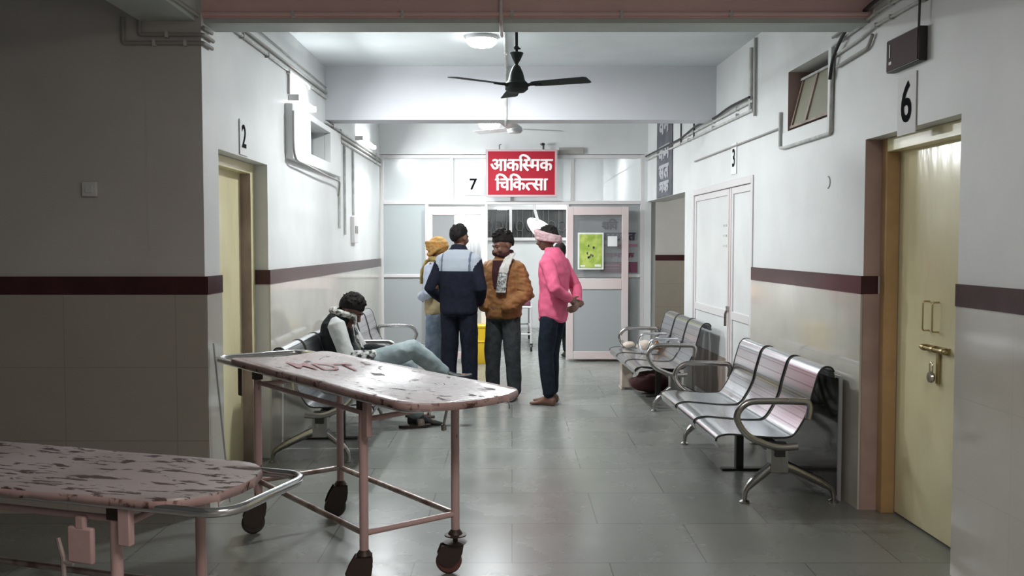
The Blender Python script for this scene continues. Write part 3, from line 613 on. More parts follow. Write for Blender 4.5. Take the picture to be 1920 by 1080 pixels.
conduit('beam_drop_conduit', 'pale conduit coming down the middle of the pink beam', [(-.06, 5.175, 3.1), (-.06, 5.175, 2.71), (-.06, 5.20, 2.706), (-.06, 5.45, 2.706)], .011, 'alu_pink', None)
# left wall, between the beams
for k, z, m in ((0, 2.80, 'pvc'), (1, 2.845, 'pvc_dark'), (2, 2.925, 'pvc_dark')):
    conduit('wall_conduit', ['lowest pale conduit high on left wall', 'middle grey conduit high on left wall', 'uppermost thin cable run high on left wall'][k],
            [(-.015, 5.45, z), (-.015, 8.54, z + (.03 if k < 2 else 0))], (.011, .010, .005)[k], m, lw, tuple((-.015, y, z+.005, 'Y') for y in (5.9, 6.5, 7.1, 7.8)) if k == 0 else ())
conduit('wall_conduit', 'short vertical conduit dropping to the left batten lamp', [(-.012, 7.12, 2.79), (-.012, 7.12, 2.64)], .010, 'pvc_dark', lw)
# dark hall wall conduits
conduit('hall_conduit', 'lower bent conduit under the lengthwise beam on dark wall', [(-2.12, 5.143, 2.74), (-2.12, 5.143, 2.60), (-1.685, 5.143, 2.60), (-1.685, 5.30, 2.60)], .011, 'pvc_dark', None, ((-1.95, 5.143, 2.60, 'X'), (-1.78, 5.143, 2.60, 'X')), round_=.012)
conduit('hall_conduit', 'upper bent conduit under the lengthwise beam on dark wall', [(-2.03, 5.143, 2.74), (-2.03, 5.143, 2.645), (-1.685, 5.143, 2.645), (-1.685, 5.32, 2.645)], .011, 'pvc_dark', None, ((-1.88, 5.143, 2.645, 'X'),), round_=.012)
conduit('hall_conduit', 'short conduit stub at the wall corner under the beam', [(-1.685, 5.15, 2.685), (-1.685, 5.30, 2.685)], .010, 'pvc_dark', None)
conduit('soffit_conduit', 'pale conduit along the edge of the lengthwise beam', [(-1.715, .5, 2.75), (-1.715, 5.17, 2.75)], .012, 'pvc_dark', None)
# behind second beam, left
for k in range(3):
    conduit('far_wall_conduit', ['lowest', 'middle', 'highest'][k] + ' of the three far left wall conduits behind the second beam', [(-.015, 8.50, 2.52+.045*k), (-.015, 12.02, 2.52+.045*k)], .013, ('pvc', 'pvc_dark', 'pvc')[k], lw, tuple((-.015, y, 2.52+.045*k, 'Y') for y in (8.8, 9.2, 11.6)))
for k, (y, z0) in enumerate(((9.15, 1.66), (9.45, 1.60), (9.95, 1.81))):
    conduit('drop_conduit', ['nearest', 'middle', 'farthest'][k] + ' vertical conduit dropping down the far left wall', [(-.014, y, 2.50), (-.014, y, z0)], .012, 'pvc', lw)
g = MB(lw); g.box(-.04, 0, 9.85, 10.10, 1.52, 1.80); o = g.build('switch_box', M['alu'], bevel=.005); tag(o, 'white switch box at the foot of the far left conduits', 'switch box')
g = MB(lw); g.box(-.046, -.04, 9.90, 9.95, 1.62, 1.70); g.box(-.046, -.04, 10.0, 10.05, 1.62, 1.70); g.build('switch', M['pvc_dark'], o)
conduit('loose_wire', 'thin dark wire draped along the bottom of the left window box', [(-.066, 7.02, 2.5), (-.066, 7.02, 2.14), (-.07, 7.4, 2.135), (-.07, 8.2, 2.11), (-.066, 8.9, 2.10), (-.03, 9.08, 2.06), (-.01, 9.12, 1.98)], .008, 'pvc_dark', lw, cat='wire', round_=.15)
# right wall far run
for k, z in enumerate((2.625, 2.585)):
    conduit('wall_conduit', ['upper', 'lower'][k] + ' long conduit on the far right wall', [(-.014, 7.35, z-.03*k), (-.014, 12.02, z)], .011, 'pvc', rw, tuple((-.014, y, z-.015*k, 'Y') for y in (7.8, 8.6, 9.6, 10.6)))
conduit('wall_cable', 'black cable looping along the far right wall conduits', [(-.03, 7.40, 2.66), (-.03, 8.0, 2.67), (-.03, 8.5, 2.64), (-.03, 9.2, 2.67), (-.03, 9.9, 2.62), (-.03, 12.0, 2.63)], .010, 'cable', rw, cat='cable', round_=.2)
for k, y in enumerate((9.35, 9.95)):
    conduit('drop_cable', ['nearer', 'farther'][k] + ' black drop wire under the second beam at right', [(-.02, y, 2.80), (-.02, y, 2.56)], .009, 'cable', rw, cat='cable')
conduit('vertical_conduit', 'vertical conduit pair coming down right wall behind pink beam, left pipe', [(-.016, 7.42, 3.05), (-.016, 7.42, 2.55)], .014, 'pvc', rw)
conduit('vertical_conduit', 'vertical conduit pair coming down right wall behind pink beam, right pipe', [(-.016, 7.30, 3.10), (-.016, 7.30, 2.50)], .012, 'pvc_dark', rw)
conduit('thin_conduit', 'thin surface conduit sloping to the right window from over the door', [(-.01, 6.72, 2.33), (-.01, 9.35, 2.33)], .008, 'pvc_dark', rw)
conduit('thin_conduit', 'short thin conduit under the right window corner', [(-.014, 6.68, 2.44), (-.014, 6.68, 2.19), (-.014, 6.60, 2.18), (-.014, 5.72, 2.18), (-.014, 5.70, 2.66)], .012, 'pvc', rw, round_=.02)
# right wall near run
for k, z in enumerate((2.80, 2.75, 2.68)):
    conduit('near_conduit', ['highest', 'middle', 'lowest'][k] + ' of the three conduits on near right wall over the display box', [(-.016, 2.8, z), (-.016, 5.10, z), (-.016, 5.30, z-.03), (-.016, 5.70, z-.05)], .008, ('pvc_dark', 'pvc', 'pvc')[k], rw, tuple((-.016, y, z, 'Y') for y in (4.2, 4.55, 4.9, 5.08)), round_=.08)
conduit('near_cable', 'thick black cable bundle above the near right conduits', [(-.035, 2.8, 2.86), (-.035, 4.2, 2.85), (-.035, 4.8, 2.82), (-.035, 5.1, 2.80), (-.04, 5.45, 2.74), (-.03, 5.66, 2.62), (-.03, 5.70, 2.50)], .010, 'cable', rw, cat='cable', round_=.15)
conduit('near_conduit', 'bent conduit corner dropping beside the right window', [(-.016, 5.12, 2.64), (-.016, 5.18, 2.58), (-.016, 5.62, 2.56)], .010, 'pvc_dark', rw, round_=.03)
# ------------------------------------------------------------------ waiting benches
def shell_profile():
    return rounded([(.345, .345), (.362, .385), (.30, .400), (.05, .375), (-.085, .375), (-.145, .47), (-.215, .68), (-.252, .785), (-.30, .79), (-.315, .74)], .05, 5)
def dots(m, scale, depth):
    nt, N, L, b = nodes_of(m)
    tc = N.new('ShaderNodeTexCoord'); v = N.new('ShaderNodeTexVoronoi'); v.inputs['Scale'].default_value = scale; v.inputs['Randomness'].default_value = 0.0
    L.new(tc.outputs['Object'], v.inputs['Vector'])
    r = N.new('ShaderNodeMapRange'); r.inputs[1].default_value = .25; r.inputs[2].default_value = .32; r.inputs[3].default_value = depth; r.inputs[4].default_value = 0
    L.new(v.outputs['Distance'], r.inputs[0])
    mx = N.new('ShaderNodeMix'); mx.data_type = 'RGBA'; mx.inputs[6].default_value = b.inputs['Base Color'].default_value; mx.inputs[7].default_value = (.05, .05, .05, 1)
    L.new(r.outputs[0], mx.inputs[0]); L.new(mx.outputs[2], b.inputs['Base Color'])
M['perf'] = mat('perforated_steel', (0.68, 0.69, 0.72), 0.22, metal=1.0); dots(M['perf'], 55, .75)
def bench(label, loc, rz, mid_arms=False):
    e = empty('waiting_bench', loc, rz); tag(e, label, 'bench', 'perforated steel waiting benches')
    prof = [Vector((0, a[0], a[1])) for a in [(p[0], p[1]) for p in [(q.x, q.y) for q in rounded([(a, b, 0) for a, b in [(.345, .335), (.365, .385), (.30, .402), (.05, .378), (-.085, .378), (-.150, .48), (-.185, .56), (-.195, .62), (-.235, .76), (-.262, .79), (-.305, .785), (-.315, .73)]], .05, 5)]]]
    n = len(prof); th = .010
    nor = []
    for i in range(n):
        t = (prof[min(i+1, n-1)] - prof[max(i-1, 0)]).normalized(); nor.append(Vector((0, t.z, -t.y)))
    for k in range(3):
        x0 = -.825 + k*.56; x1 = x0 + .53
        g = MB(); xs = [x0, x0+.01] + [x0 + .53*i/8 for i in range(1, 8)] + [x1-.01, x1]
        rs = []
        for i in range(n):
            top = []; bot = []
            for x in xs:
                e_ = abs(x - (x0+x1)/2)/.27; dip = .0 if e_ < .93 else -.008
                top.append(prof[i] + Vector((x, 0, 0)) - nor[i]*0 + nor[i]*(-dip)); bot.append(prof[i] + Vector((x, 0, 0)) + nor[i]*th)
            rs.append(top + bot[::-1])
        g.rings(rs); s = g.build('seat_shell', M['perf'], e, angle=50)
        g = MB()
        for x in (x0+.004, x1-.004):
            g.tube([(x, p.y, p.z) for p in [prof[i] + nor[i]*.008 for i in range(2, n-1)]], .006, 6)
        g.build('shell_edge', M['black_metal'], s)
    g = MB(); g.box(-.86, .86, -.03, .03, .28, .34); g.build('beam', M['black_metal'], e, bevel=.005)
    for k in range(3):
        g = MB(); xc = -.56 + .56*k
        g.tube([(xc, .25, .375), (xc, .0, .345), (xc, -.12, .36), (xc, -.17, .46), (xc, -.235, .68)], .014, 8); g.build('shell_bracket', M['black_metal'], e)
    for sx in (-1, 1):
        x = sx*.80
        g = MB(); g.box(x-.045, x+.045, -.05, .05, .19, .35); g.tube([(x, .0, .35), (x, -.02, .20)], [.05, .045], 12)
        for y1 in (.19, -.335):
            pts = rounded([(x, 0, .23), (x, y1*.25, .205), (x, y1*.80, .115), (x, y1*.98, .075), (x, y1, .018)], .07, 5)
            g.tube(pts, [.036 - .021*i/(len(pts)-1) for i in range(len(pts))], 12, flat=.9)
            g.lathe((x, y1, 0), [(.030, 0), (.030, .010), (.014, .020), (.012, .03)], 16)
        g.build('leg', M['chrome_worn'], e)
    arms = [-.855, .855] + ([-.28, .28] if mid_arms else [])
    for x in arms:
        r = .020 if abs(x) > .5 else .013
        P = rounded([(x, -.16, .50), (x, -.175, .60), (x, .0, .605), (x, .20, .605), (x, .27, .52), (x, .20, .40), (x, .02, .33), (x, -.10, .34)], .085, 5)
        if abs(x) < .5: P = rounded([(x, -.13, .42), (x, -.17, .60), (x, .12, .60), (x, .16, .50), (x, .10, .40)], .06, 5)
        g = MB(); g.tube(P, r, 10, flat=.75, up=(1, 0, 0)); g.build('armrest', M['chrome_worn'] if abs(x) > .5 else M['chrome'], e)
    g = MB(); g.box(-.025, .025, -.025, .025, .012, .30); g.box(-.03, .03, -.33, .12, 0, .014); g.build('middle_foot', M['black_metal'], e, bevel=.003)
    return e
bench('steel three seat bench nearest on right, beside the yellow door', (1.515, 6.17, 0), R(91.9))
bench('steel three seat bench farther on right, with bundles on its seat', (1.44, 9.15, 0), R(91.9), True)
bench('steel three seat bench at left behind the stretcher, where the man sits', (-1.315, 7.17, 0), R(-90))
bench('steel three seat bench at far left by the grey partition', (-1.315, 9.47, 0), R(-90))
# dark glass sheet leaning behind the near bench
g = MB(rw); g.box(-.050, -.040, 5.42, 6.6, .02, .72); o = g.build('glass_sheet', M['black_glass'], bevel=.002); tag(o, 'dark smoky glass sheet standing behind the near right bench', 'glass sheet')
g = MB(rw); g.box(-.056, -.036, 5.405, 5.42, .0, .735); g.box(-.056, -.036, 5.42, 6.6, .72, .735); g.box(-.056, -.036, 5.42, 6.6, 0, .02); g.build('edge_strip', M['alu_grey'], o)
# things on and under the farther right bench
def lump(name, label, cat, loc, rx, ry, rz, m, seed, rot=0):
    g = MB(); g.ell((0, 0, rz), rx, ry, rz, n=24, m=16)
    for v in g.v:
        d = noise.noise(v*9 + Vector((seed, 0, 0)))*.25 + noise.noise(v*22 + Vector((seed, 5, 0)))*.1
        v.x *= 1+d; v.y *= 1+d; v.z = max(0, v.z*(1+d*.8))
    o = g.build(name, M[m], angle=80); o.location = loc; o.rotation_euler = (0, 0, rot); return tag(o, label, cat)
M['cloth_cream'] = mat('cream_cloth', (0.50, 0.43, 0.36), 0.9, bump=.2)
M['cloth_dark'] = mat('dark_red_cloth', (0.09, 0.025, 0.03), 0.8, bump=.2)
M['bottle'] = mat('amber_bottle', (0.20, 0.08, 0.02), 0.15)
lump('cloth_bundle', 'cream cloth bundle on the far right bench seat, bigger one', 'bundle', (1.37, 9.62, .41), .10, .10, .05, 'cloth_cream', 2)
lump('cloth_bundle', 'small pale cloth bundle at the far end of the far right bench', 'bundle', (1.24, 9.86, .41), .07, .07, .035, 'cloth_cream', 7)
g = MB(); g.lathe((1.50, 9.62, .415), [(.001, 0), (.03, .002), (.032, .06), (.014, .085), (.013, .11)], 16); o = g.build('bottle', M['bottle']); tag(o, 'small amber bottle standing on the far right bench', 'bottle')
g = MB(); g.lathe((1.50, 9.62, .415), [(.015, .11), (.015, .13), (.001, .131)], 12); g.build('cap', M['paper'], o)
lump('cloth_bag', 'dark red bag lying under the far right bench', 'bag', (1.42, 9.45, .0), .22, .17, .11, 'cloth_dark', 11)
g = MB(); g.box(1.14, 1.25, 9.62, 9.80, .02, .30); g.box(1.13, 1.14, 9.60, 9.82, 0, .02); o = g.build('carton', M['cloth_cream'], bevel=.01); tag(o, 'pale carton standing under the front of the far right bench', 'carton')
# rod leaning in the left nook
g = MB(); g.tube([(-1.62, 5.30, .02), (-1.67, 5.20, .95)], .006, 8); o = g.build('thin_rod', M['alu_grey']); tag(o, 'thin grey rod leaning on tiles beside the left yellow door', 'rod')
# yellow bin in the ward doorway
e = empty('yellow_bin', (-.42, 11.80, 0)); tag(e, 'tall yellow plastic bin in the ward doorway behind the men', 'bin')
g = MB(); rs = []
for z, hx, hy in ((0, .115, .10), (.02, .125, .11), (.25, .135, .12), (.46, .15, .13)):
    rs.append([Vector((p.x, p.y, z)) for p in rounded([(-hx, -hy, 0), (hx, -hy, 0), (hx, hy, 0), (-hx, hy, 0)], .04, 4, True)])
g.rings(rs); g.build('bin_body', M['yellow_bin'], e)
g = MB(); g.tube([Vector((p.x, p.y, .285)) for p in rounded([(-.14, -.125, 0), (.14, -.125, 0), (.14, .125, 0), (-.14, .125, 0)], .04, 4, True)], .008, 8, closed=True); g.build('rib', M['yellow_bin'], e)
g = MB(); g.box(-.16, .16, -.14, .14, .455, .495); g.build('bin_lid', M['yellow_bin'], e, bevel=.012)
# ------------------------------------------------------------------ stretchers
def chip_mat(name, base, base2, chip, lo, hi, scale, stretch, rough):
    m = mat(name, base, rough, col2=base2, scale=2.2, bump=.15, bscale=25)
    nt, N, L, b = nodes_of(m)
    src = b.inputs['Base Color'].links[0].from_socket
    tc = N.new('ShaderNodeTexCoord'); mp = N.new('ShaderNodeMapping'); mp.inputs['Scale'].default_value = stretch; L.new(tc.outputs['Object'], mp.inputs[0])
    n = N.new('ShaderNodeTexNoise'); n.inputs['Scale'].default_value = scale; n.inputs['Detail'].default_value = 6; n.inputs['Roughness'].default_value = .6; n.inputs['Distortion'].default_value = .6
    L.new(mp.outputs[0], n.inputs['Vector'])
    r = N.new('ShaderNodeMapRange'); r.inputs[1].default_value = lo; r.inputs[2].default_value = hi; L.new(n.outputs[0], r.inputs[0])
    mx = N.new('ShaderNodeMix'); mx.data_type = 'RGBA'; L.new(r.outputs[0], mx.inputs[0]); L.new(src, mx.inputs[6]); mx.inputs[7].default_value = (*chip, 1)
    L.new(mx.outputs[2], b.inputs['Base Color'])
    rr = N.new('ShaderNodeMapRange'); rr.inputs[3].default_value = rough; rr.inputs[4].default_value = .7; L.new(r.outputs[0], rr.inputs[0]); L.new(rr.outputs[0], b.inputs['Roughness'])
    return m
M['sheet1'] = chip_mat('chipped_white_paint', (.62, .54, .55), (.56, .43, .43), (.16, .12, .12), .585, .625, 8, (1, 2.2, 1), .27)
M['sheet2'] = chip_mat('heavily_chipped_paint', (.47, .41, .41), (.35, .31, .30), (.075, .045, .04), .54, .58, 11, (.7, 2.4, 1), .38)
M['skirt'] = chip_mat('rusted_pink_paint', (.50, .35, .34), (.40, .26, .24), (.10, .05, .04), .56, .64, 18, (1, 1, 1), .45)
M['leg_pink'] = chip_mat('pink_enamel_pipe', (.54, .37, .36), (.48, .32, .31), (.12, .06, .05), .66, .70, 24, (1, 1, .5), .35)
M['rail_worn'] = mat('worn_bare_rail', (.55, .47, .44), 0.32, metal=.75, col2=(.30, .20, .18), scale=9, lo=.45, hi=.62, rough2=.5)
M['wheel_rubber'] = mat('dark_wheel_rubber', (.035, .03, .03), .55)
M['wheel_red'] = mat('red_brown_wheel', (.14, .05, .045), .4)
M['rust_black'] = mat('blackened_fork', (.060, .042, .036), .5, metal=.4)
M['red_scrawl'] = mat('faded_red_scrawl', (.50, .20, .21), .6)
def caster(par, x, y, z_leg, yaw, wm, plates=False):
    g = MB()
    c, s = math.cos(yaw), math.sin(yaw)
    def T(a, b, z): return (x + a*c - b*s, y + a*s + b*c, z)
    g.lathe((x, y, 0), [(.019, z_leg+.02), (.030, z_leg+.006), (.034, z_leg-.002), (.012, z_leg-.006)], 16)
    if plates:
        g.lathe((x, y, 0), [(.012, z_leg), (.050, z_leg-.004), (.050, z_leg-.010), (.010, z_leg-.012), (.012, z_leg-.035), (.055, z_leg-.040), (.045, z_leg-.048), (.01, z_leg-.05)], 20)
    zt = z_leg - (.045 if plates else .004)
    for sgn in (-1, 1):
        P = [(.034, zt), (-.038, zt), (-.066, .135), (-.082, .095), (-.078, .060), (-.050, .038), (-.015, .038), (.015, .065), (.030, .10), (.036, .14)]
        g.prism(P, lambda a, zz, t, sgn=sgn: T(a, sgn*(.024 + t), zz), 0, .004)
    g.prism([(.03, zt), (.03, zt-.006), (-.035, zt-.006), (-.035, zt)], lambda a, zz, t: T(a, t, zz), -.028, .028)
    o = g.build('caster', M['rust_black'], par)
    g = MB(); cx, cy, _ = T(-.030, 0, 0)
    g.lathe((cx, cy, .060), [(.012, -.021), (.048, -.020), (.057, -.012), (.060, 0), (.057, .012), (.048, .020), (.012, .021)], 28, (-s, c, 0))
    g.build('wheel', wm, o)
def stretcher(label, loc, rz, L, W, H, lx0, lx1, ly, rail, uprail, sheet, sx0, sx1, rc, sag, wy, redw, plates, legr=.0195):
    e = empty('stretcher_trolley', loc, rz); tag(e, label, 'stretcher')
    # tubular top frame
    g = MB(); g.tube(rounded([(-L/2, -W/2, H-.010), (L/2, -W/2, H-.010), (L/2, W/2, H-.010), (-L/2, W/2, H-.010)], .11, 8, True), .016, 14, closed=True)
    g.build('top_frame', M['chrome_worn'] if False else M['chrome'], e)
    def zf(x, y):
        v = max(-1, min(1, 2*y/W)); return H + .019 - sag*(1 - v*v)**1.2 + .004*noise.noise(Vector((x*3, y*5, wy)))
    g = MB(); nx, ny = 60, 16; rs = []
    for i in range(nx+1):
        x = sx0 + (sx1-sx0)*i/nx
        dx = min(x-sx0, sx1-x); hw = W/2 + .022
        if dx < rc: hw = hw - rc + math.sqrt(max(0, rc*rc - (rc-dx)**2)) if dx > 0 else hw - rc
        row = [(x, -hw-.002, zf(x, -hw) - .030 - .006*noise.noise(Vector((x*14, 1, wy)))), (x, -hw, zf(x, -hw) - .006)]
        row += [(x, -hw + .006 + (2*hw-.012)*j/ny, zf(x, -hw + 2*hw*j/ny)) for j in range(ny+1)]
        row += [(x, hw, zf(x, hw) - .006), (x, hw+.002, zf(x, hw) - .030)]
        rs.append(row)
    rs.append([(p[0]+.003, p[1], p[2]-.030) for p in rs[-1]]); nx += 1
    k = len(rs[0]); g.v = [Vector(p) for r in rs for p in r]
    for i in range(nx):
        for j in range(k-1):
            g.f.append((i*k+j, (i+1)*k+j, (i+1)*k+j+1, i*k+j+1)); g.fm.append(1 if j in (0, k-2) or i == nx-1 else 0)
    me = g.mesh('deck_sheet', [M[sheet], M['skirt']], True, 50); o = link('deck_sheet', me, e)
    sm = o.modifiers.new('thickness', 'SOLIDIFY'); sm.thickness = .004; sm.offset = -1
    # cross members under the deck
    g = MB()
    for x in (lx0, (lx0+lx1)/2, lx1): g.cyl((x, -W/2, H-.018), (x, W/2, H-.018), .011, 10)
    g.build('cross_member', M['skirt'], e)
    # legs with casters
    for x in (lx0, lx1):
        for y in (-ly, ly):
            g = MB(); g.cyl((x, y, .185), (x, y, H-.03), legr, 14); lg = g.build('leg', M['leg_pink'], e)
            g = MB(); g.box(x-.022, x+.022, y-.022, y+.022, H-.07, H-.012); g.build('leg_clamp', M['rust_black'], lg, bevel=.004)
            caster(e, x, y, .185, R(72 if x < 0 else 60), M['wheel_red'] if (redw and x > 0 and y > 0) else M['wheel_rubber'], plates and x > 0 and y > 0)
    def bar(name, a, b, r, m):
        g = MB(); g.cyl(a, b, r, 12); g.build(name, m, e)
    for y in (-ly, ly): bar('lower_rail', (lx0, y, rail), (lx1, y, rail), .0135, M['rail_worn'])
    for x in (lx0, lx1): bar('lower_rail', (x, -ly, rail), (x, ly, rail), .0135, M['rail_worn'] if x < 0 else M['leg_pink'])
    for y in (-ly, ly): bar('upper_rail', (lx0, y, uprail), (lx1, y, uprail), .011, M['leg_pink'])
    bar('upper_rail', (lx1, -ly, uprail-.03), (lx1, ly, uprail-.01), .012, M['leg_pink'])
    bar('upper_rail', (lx0, -ly, uprail-.01), (lx0, ly, uprail-.01), .012, M['leg_pink'])
    return e, zf
s1, zf1 = stretcher('tall white painted metal stretcher trolley with red scrawl, in the middle of the corridor', (-.819, 4.541, 0), R(-52.07), 2.085, .54, .875,
    -.507, .61, .235, .275, .79, 'sheet1', -.80, 1.066, .10, .016, 3.0, True, True)
me = text_mesh('MDT', .30, 0, .003)
sub = bmesh.new(); sub.from_mesh(me); bmesh.ops.triangulate(sub, faces=sub.faces); bmesh.ops.subdivide_edges(sub, edges=sub.edges, cuts=2); sub.to_mesh(me); sub.free()
a = math.atan2(.7887, .6147)
for v in me.vertices:
    tx, ty = v.co.x*.60, v.co.y*1.25
    wx, wy = tx*.97 + ty*(-.45), tx*(-.25) + ty*.95       # world-oriented writing, slanted
    lx = .6147*wx - .7887*wy - .22; ly = .7887*wx + .6147*wy
    v.co = Vector((lx, ly, zf1(lx, ly) + .005))
me.materials.clear(); me.materials.append(M['red_scrawl']); link('red_scrawl', me, s1)
g = MB(); g.box(.65, .69, -.262, -.236, .70, .855); g.build('hanging_bracket', M['leg_pink'], s1, bevel=.004)
g = MB(); g.box(-.705, -.675, -.262, -.25, .70, .86); g.build('hanging_bracket', M['rust_black'], s1, bevel=.003)
g = MB(); g.tube([(.60, .20, .77), (.59, .19, .70), (.585, .19, .68)], .006, 8); g.lathe((.585, .19, .655), [(.001, 0), (.012, .005), (.012, .03), (.001, .035)], 10); g.build('side_latch', M['chrome_worn'], s1)
s2, zf2 = stretcher('low dark stretcher trolley with heavily chipped pink paint, at the left foreground', (-1.765, 3.315, 0), R(-17.6), 2.06, .50, .70,
    -.52, .60, .215, .26, .63, 'sheet2', -.93, .90, .17, .012, 9.0, False, False)
g = MB(); g.box(.64, .685, -.258, -.232, .56, .68); g.build('hanging_bracket', M['leg_pink'], s2, bevel=.004)
g = MB(); g.box(.43, .53, -.245, -.225, .48, .60); g.box(.46, .50, -.245, -.225, .59, .635); g.build('latch_plate', M['leg_pink'], s2, bevel=.008)
g = MB(); g.tube([(.40, -.25, .56), (.42, -.25, .50), (.425, -.25, .30)], .008, 8); g.tube([(.42, -.25, .485), (.46, -.25, .48)], .006, 8); g.build('locking_lever', M['rail_worn'], s2)
# loose slippers on the floor
for lb, loc, rz, n in (('dark brown slipper lying flat under the tall stretcher', (-.80, 7.62, 0), R(-75), 0), ('second dark slipper lying near the seated man, closer to the bench', (-.80, 8.05, 0), R(-100), 1)):
    o = empty('slipper', loc, rz); tag(o, lb, 'slipper')
    g = MB(); ol = [(.045*math.cos(t)*(1+.12*math.sin(t)), .135*math.sin(t)) for t in [2*PI*i/24 for i in range(24)]]
    g.prism(ol, lambda x, y, t: (x, y, t), 0, .022); g.build('sole', M['rust_black'], o, bevel=.004)
    g = MB(); rs = []
    for yy in (.02, .075): rs.append(arc((0, yy, .018), .045, 0, PI, 10, (1, 0, 0), (0, 0, 1)))
    for i in range(10): g.quad(rs[0][i], rs[0][i+1], rs[1][i+1], rs[1][i])
    st = g.build('strap', M['streaky_brown'], o); sm = st.modifiers.new('t', 'SOLIDIFY'); sm.thickness = .005
# ------------------------------------------------------------------ inside the ward
M['grille_dark'] = mat('dark_grille_metal', (.10, .105, .11), .5)
wo = MB()
for a in ((-.75, 1.15, 2.13, 2.19), (-.75, 1.15, 1.575, 1.63), (-.75, -.69, 1.63, 2.13), (1.09, 1.15, 1.63, 2.13), (-.05, -.0, 1.63, 2.13)): wo.box(a[0], a[1], 16.83, 16.9, a[2], a[3])
w3 = struct(wo.build('window_3', M['alu'], bevel=.004)); w3['label'] = 'dark ward window with a metal grille seen through the open doorway'
g = MB(); g.box(-.69, 1.09, 16.88, 16.895, 1.63, 2.13); g.build('pane', M['black_glass'], w3)
g = MB()
for k in range(19):
    x = -.66 + k*.094
    if k % 5 != 0: g.box(x-.006, x+.006, 16.855, 16.867, 1.63, 2.13)
for k in range(9):
    x = -.62 + k*.19; g.tube([(x+.07*math.cos(t), 16.86, 1.84+.09*math.sin(t)) for t in [2*PI*i/16 for i in range(16)]], .007, 6, closed=True)
g.build('grille', M['grille_dark'], w3)
la = empty('operating_lamp', (.46, 14.5, -.06)); tag(la, 'large white surgical lamp dome hanging in the ward', 'lamp')
ax = Vector((.62, -.35, .70)).normalized()
g = MB(); g.lathe((.06, 0, 1.735), [(.001, .10), (.14, .09), (.26, .055), (.35, 0), (.356, -.02), (.34, -.015), (.24, .02), (.001, .06)], 36, ax); g.build('dome', M['white_panel'], la)
g = MB(); g.tube(rounded([(-.02, 0, 1.82), (-.07, 0, 1.97), (-.11, 0, 2.10), (-.11, 0, 3.16)], .05, 4), .022, 12); g.build('support_arm', M['alu'], la)
g = MB(); g.lathe((-.11, 0, 0), [(.001, 3.11), (.08, 3.12), (.09, CEIL+.06)], 20); g.build('ceiling_mount', M['alu'], la)
e = empty('wall_lamp', (-.17, 16.80, 2.15)); tag(e, 'small bright lamp over the dark ward window', 'lamp')
g = MB(); g.tube([(-.09, 0, 0), (.09, 0, 0)], .024, 12); g.build('diffuser', M['glow_dim'], e)
g = MB(); g.box(-.10, .10, .02, .05, -.02, .02); g.build('lamp_base', M['alu'], e)
for lb, x, y in (('square ward ceiling lamp nearer the partition', -.5, 12.75), ('square ward ceiling lamp farther from the partition', 1.0, 15.2)):
    e = empty('ceiling_lamp', (x, y, 3.08)); tag(e, lb, 'lamp')
    g = MB(); g.box(-.3, .3, -.3, .3, .01, .04); g.build('lamp_base', M['alu'], e)
    g = MB(); g.box(-.27, .27, -.27, .27, -.005, .01); g.build('diffuser', M['glow_dim'], e)
# white screen behind the left leaf
e = empty('folding_screen', (-.60, 13.2, 0)); tag(e, 'bright white screen standing behind the left ward door leaf', 'screen')
g = MB(); xs = [-.20 + .40*i/32 for i in range(33)]
rs = [[(x, .018*math.sin(i*1.25), z) for i, x in enumerate(xs)] for z in (.12, 1.0, 1.95)]
for a in range(2):
    for i in range(32): g.quad(rs[a][i], rs[a][i+1], rs[a+1][i+1], rs[a+1][i])
o = g.build('screen_cloth', M['paper'], e); sm = o.modifiers.new('t', 'SOLIDIFY'); sm.thickness = .004
g = MB(); g.tube(rounded([(-.21, 0, .01), (-.21, 0, 1.98), (.21, 0, 1.98), (.21, 0, .01)], .04, 4), .012, 10)
for x in (-.21, .21): g.cyl((x, -.18, .012), (x, .18, .012), .012, 8)
g.build('screen_frame', M['alu'], e)
# ward bed trolley
e = empty('ward_bed', (-.03, 13.95, 0)); tag(e, 'white wheeled ward bed with an orange blanket seen through the doorway', 'bed')
g = MB(); 
for a, b in (((-.3, -.85), (.3, -.85)), ((-.3, .9), (.3, .9)), ((-.3, -.85), (-.3, .9)), ((.3, -.85), (.3, .9))):
    g.cyl((a[0], a[1], .62), (b[0], b[1], .62), .016, 10); g.cyl((a[0], a[1], .24), (b[0], b[1], .24), .012, 10)
g.build('bed_frame', M['alu'], e)
for x in (-.3, .3):
    for y in (-.85, .9):
        g = MB(); g.cyl((x, y, .10), (x, y, .62), .015, 10); lg = g.build('leg', M['alu'], e)
        g = MB(); g.lathe((x, y, .05), [(.01, -.016), (.048, -.014), (.05, 0), (.048, .014), (.01, .016)], 20, (1, 0, 0)); g.box(x-.022, x+.022, y-.02, y+.02, .06, .11); g.build('caster', M['black_metal'], lg)
g = MB(); g.box(-.29, .29, -.84, .88, .64, .72); g.build('mattress', M['maroon_print'], e, bevel=.02)
M['orange'] = mat('orange_blanket_cloth', (.55, .20, .08), .85, col2=(.62, .42, .34), scale=9, lo=.45, hi=.55, bump=.3)
M['pillow'] = mat('cream_pillow_cloth', (.66, .56, .42), .85)
g = MB(); g.ell((0, -.25, .73), .29, .52, .20, n=32, m=20)
for v in g.v:
    d = noise.noise(v*7)*.22 + noise.noise(v*17)*.08; v.z = .72 + max(0, (v.z-.70))*(1+d*2.2); v.x *= 1+d*.3
g.build('blanket', M['orange'], e, angle=80)
g = MB(); g.ell((.0, .50, .93), .27, .16, .16, n=24, m=14); g.build('pillow', M['pillow'], e)
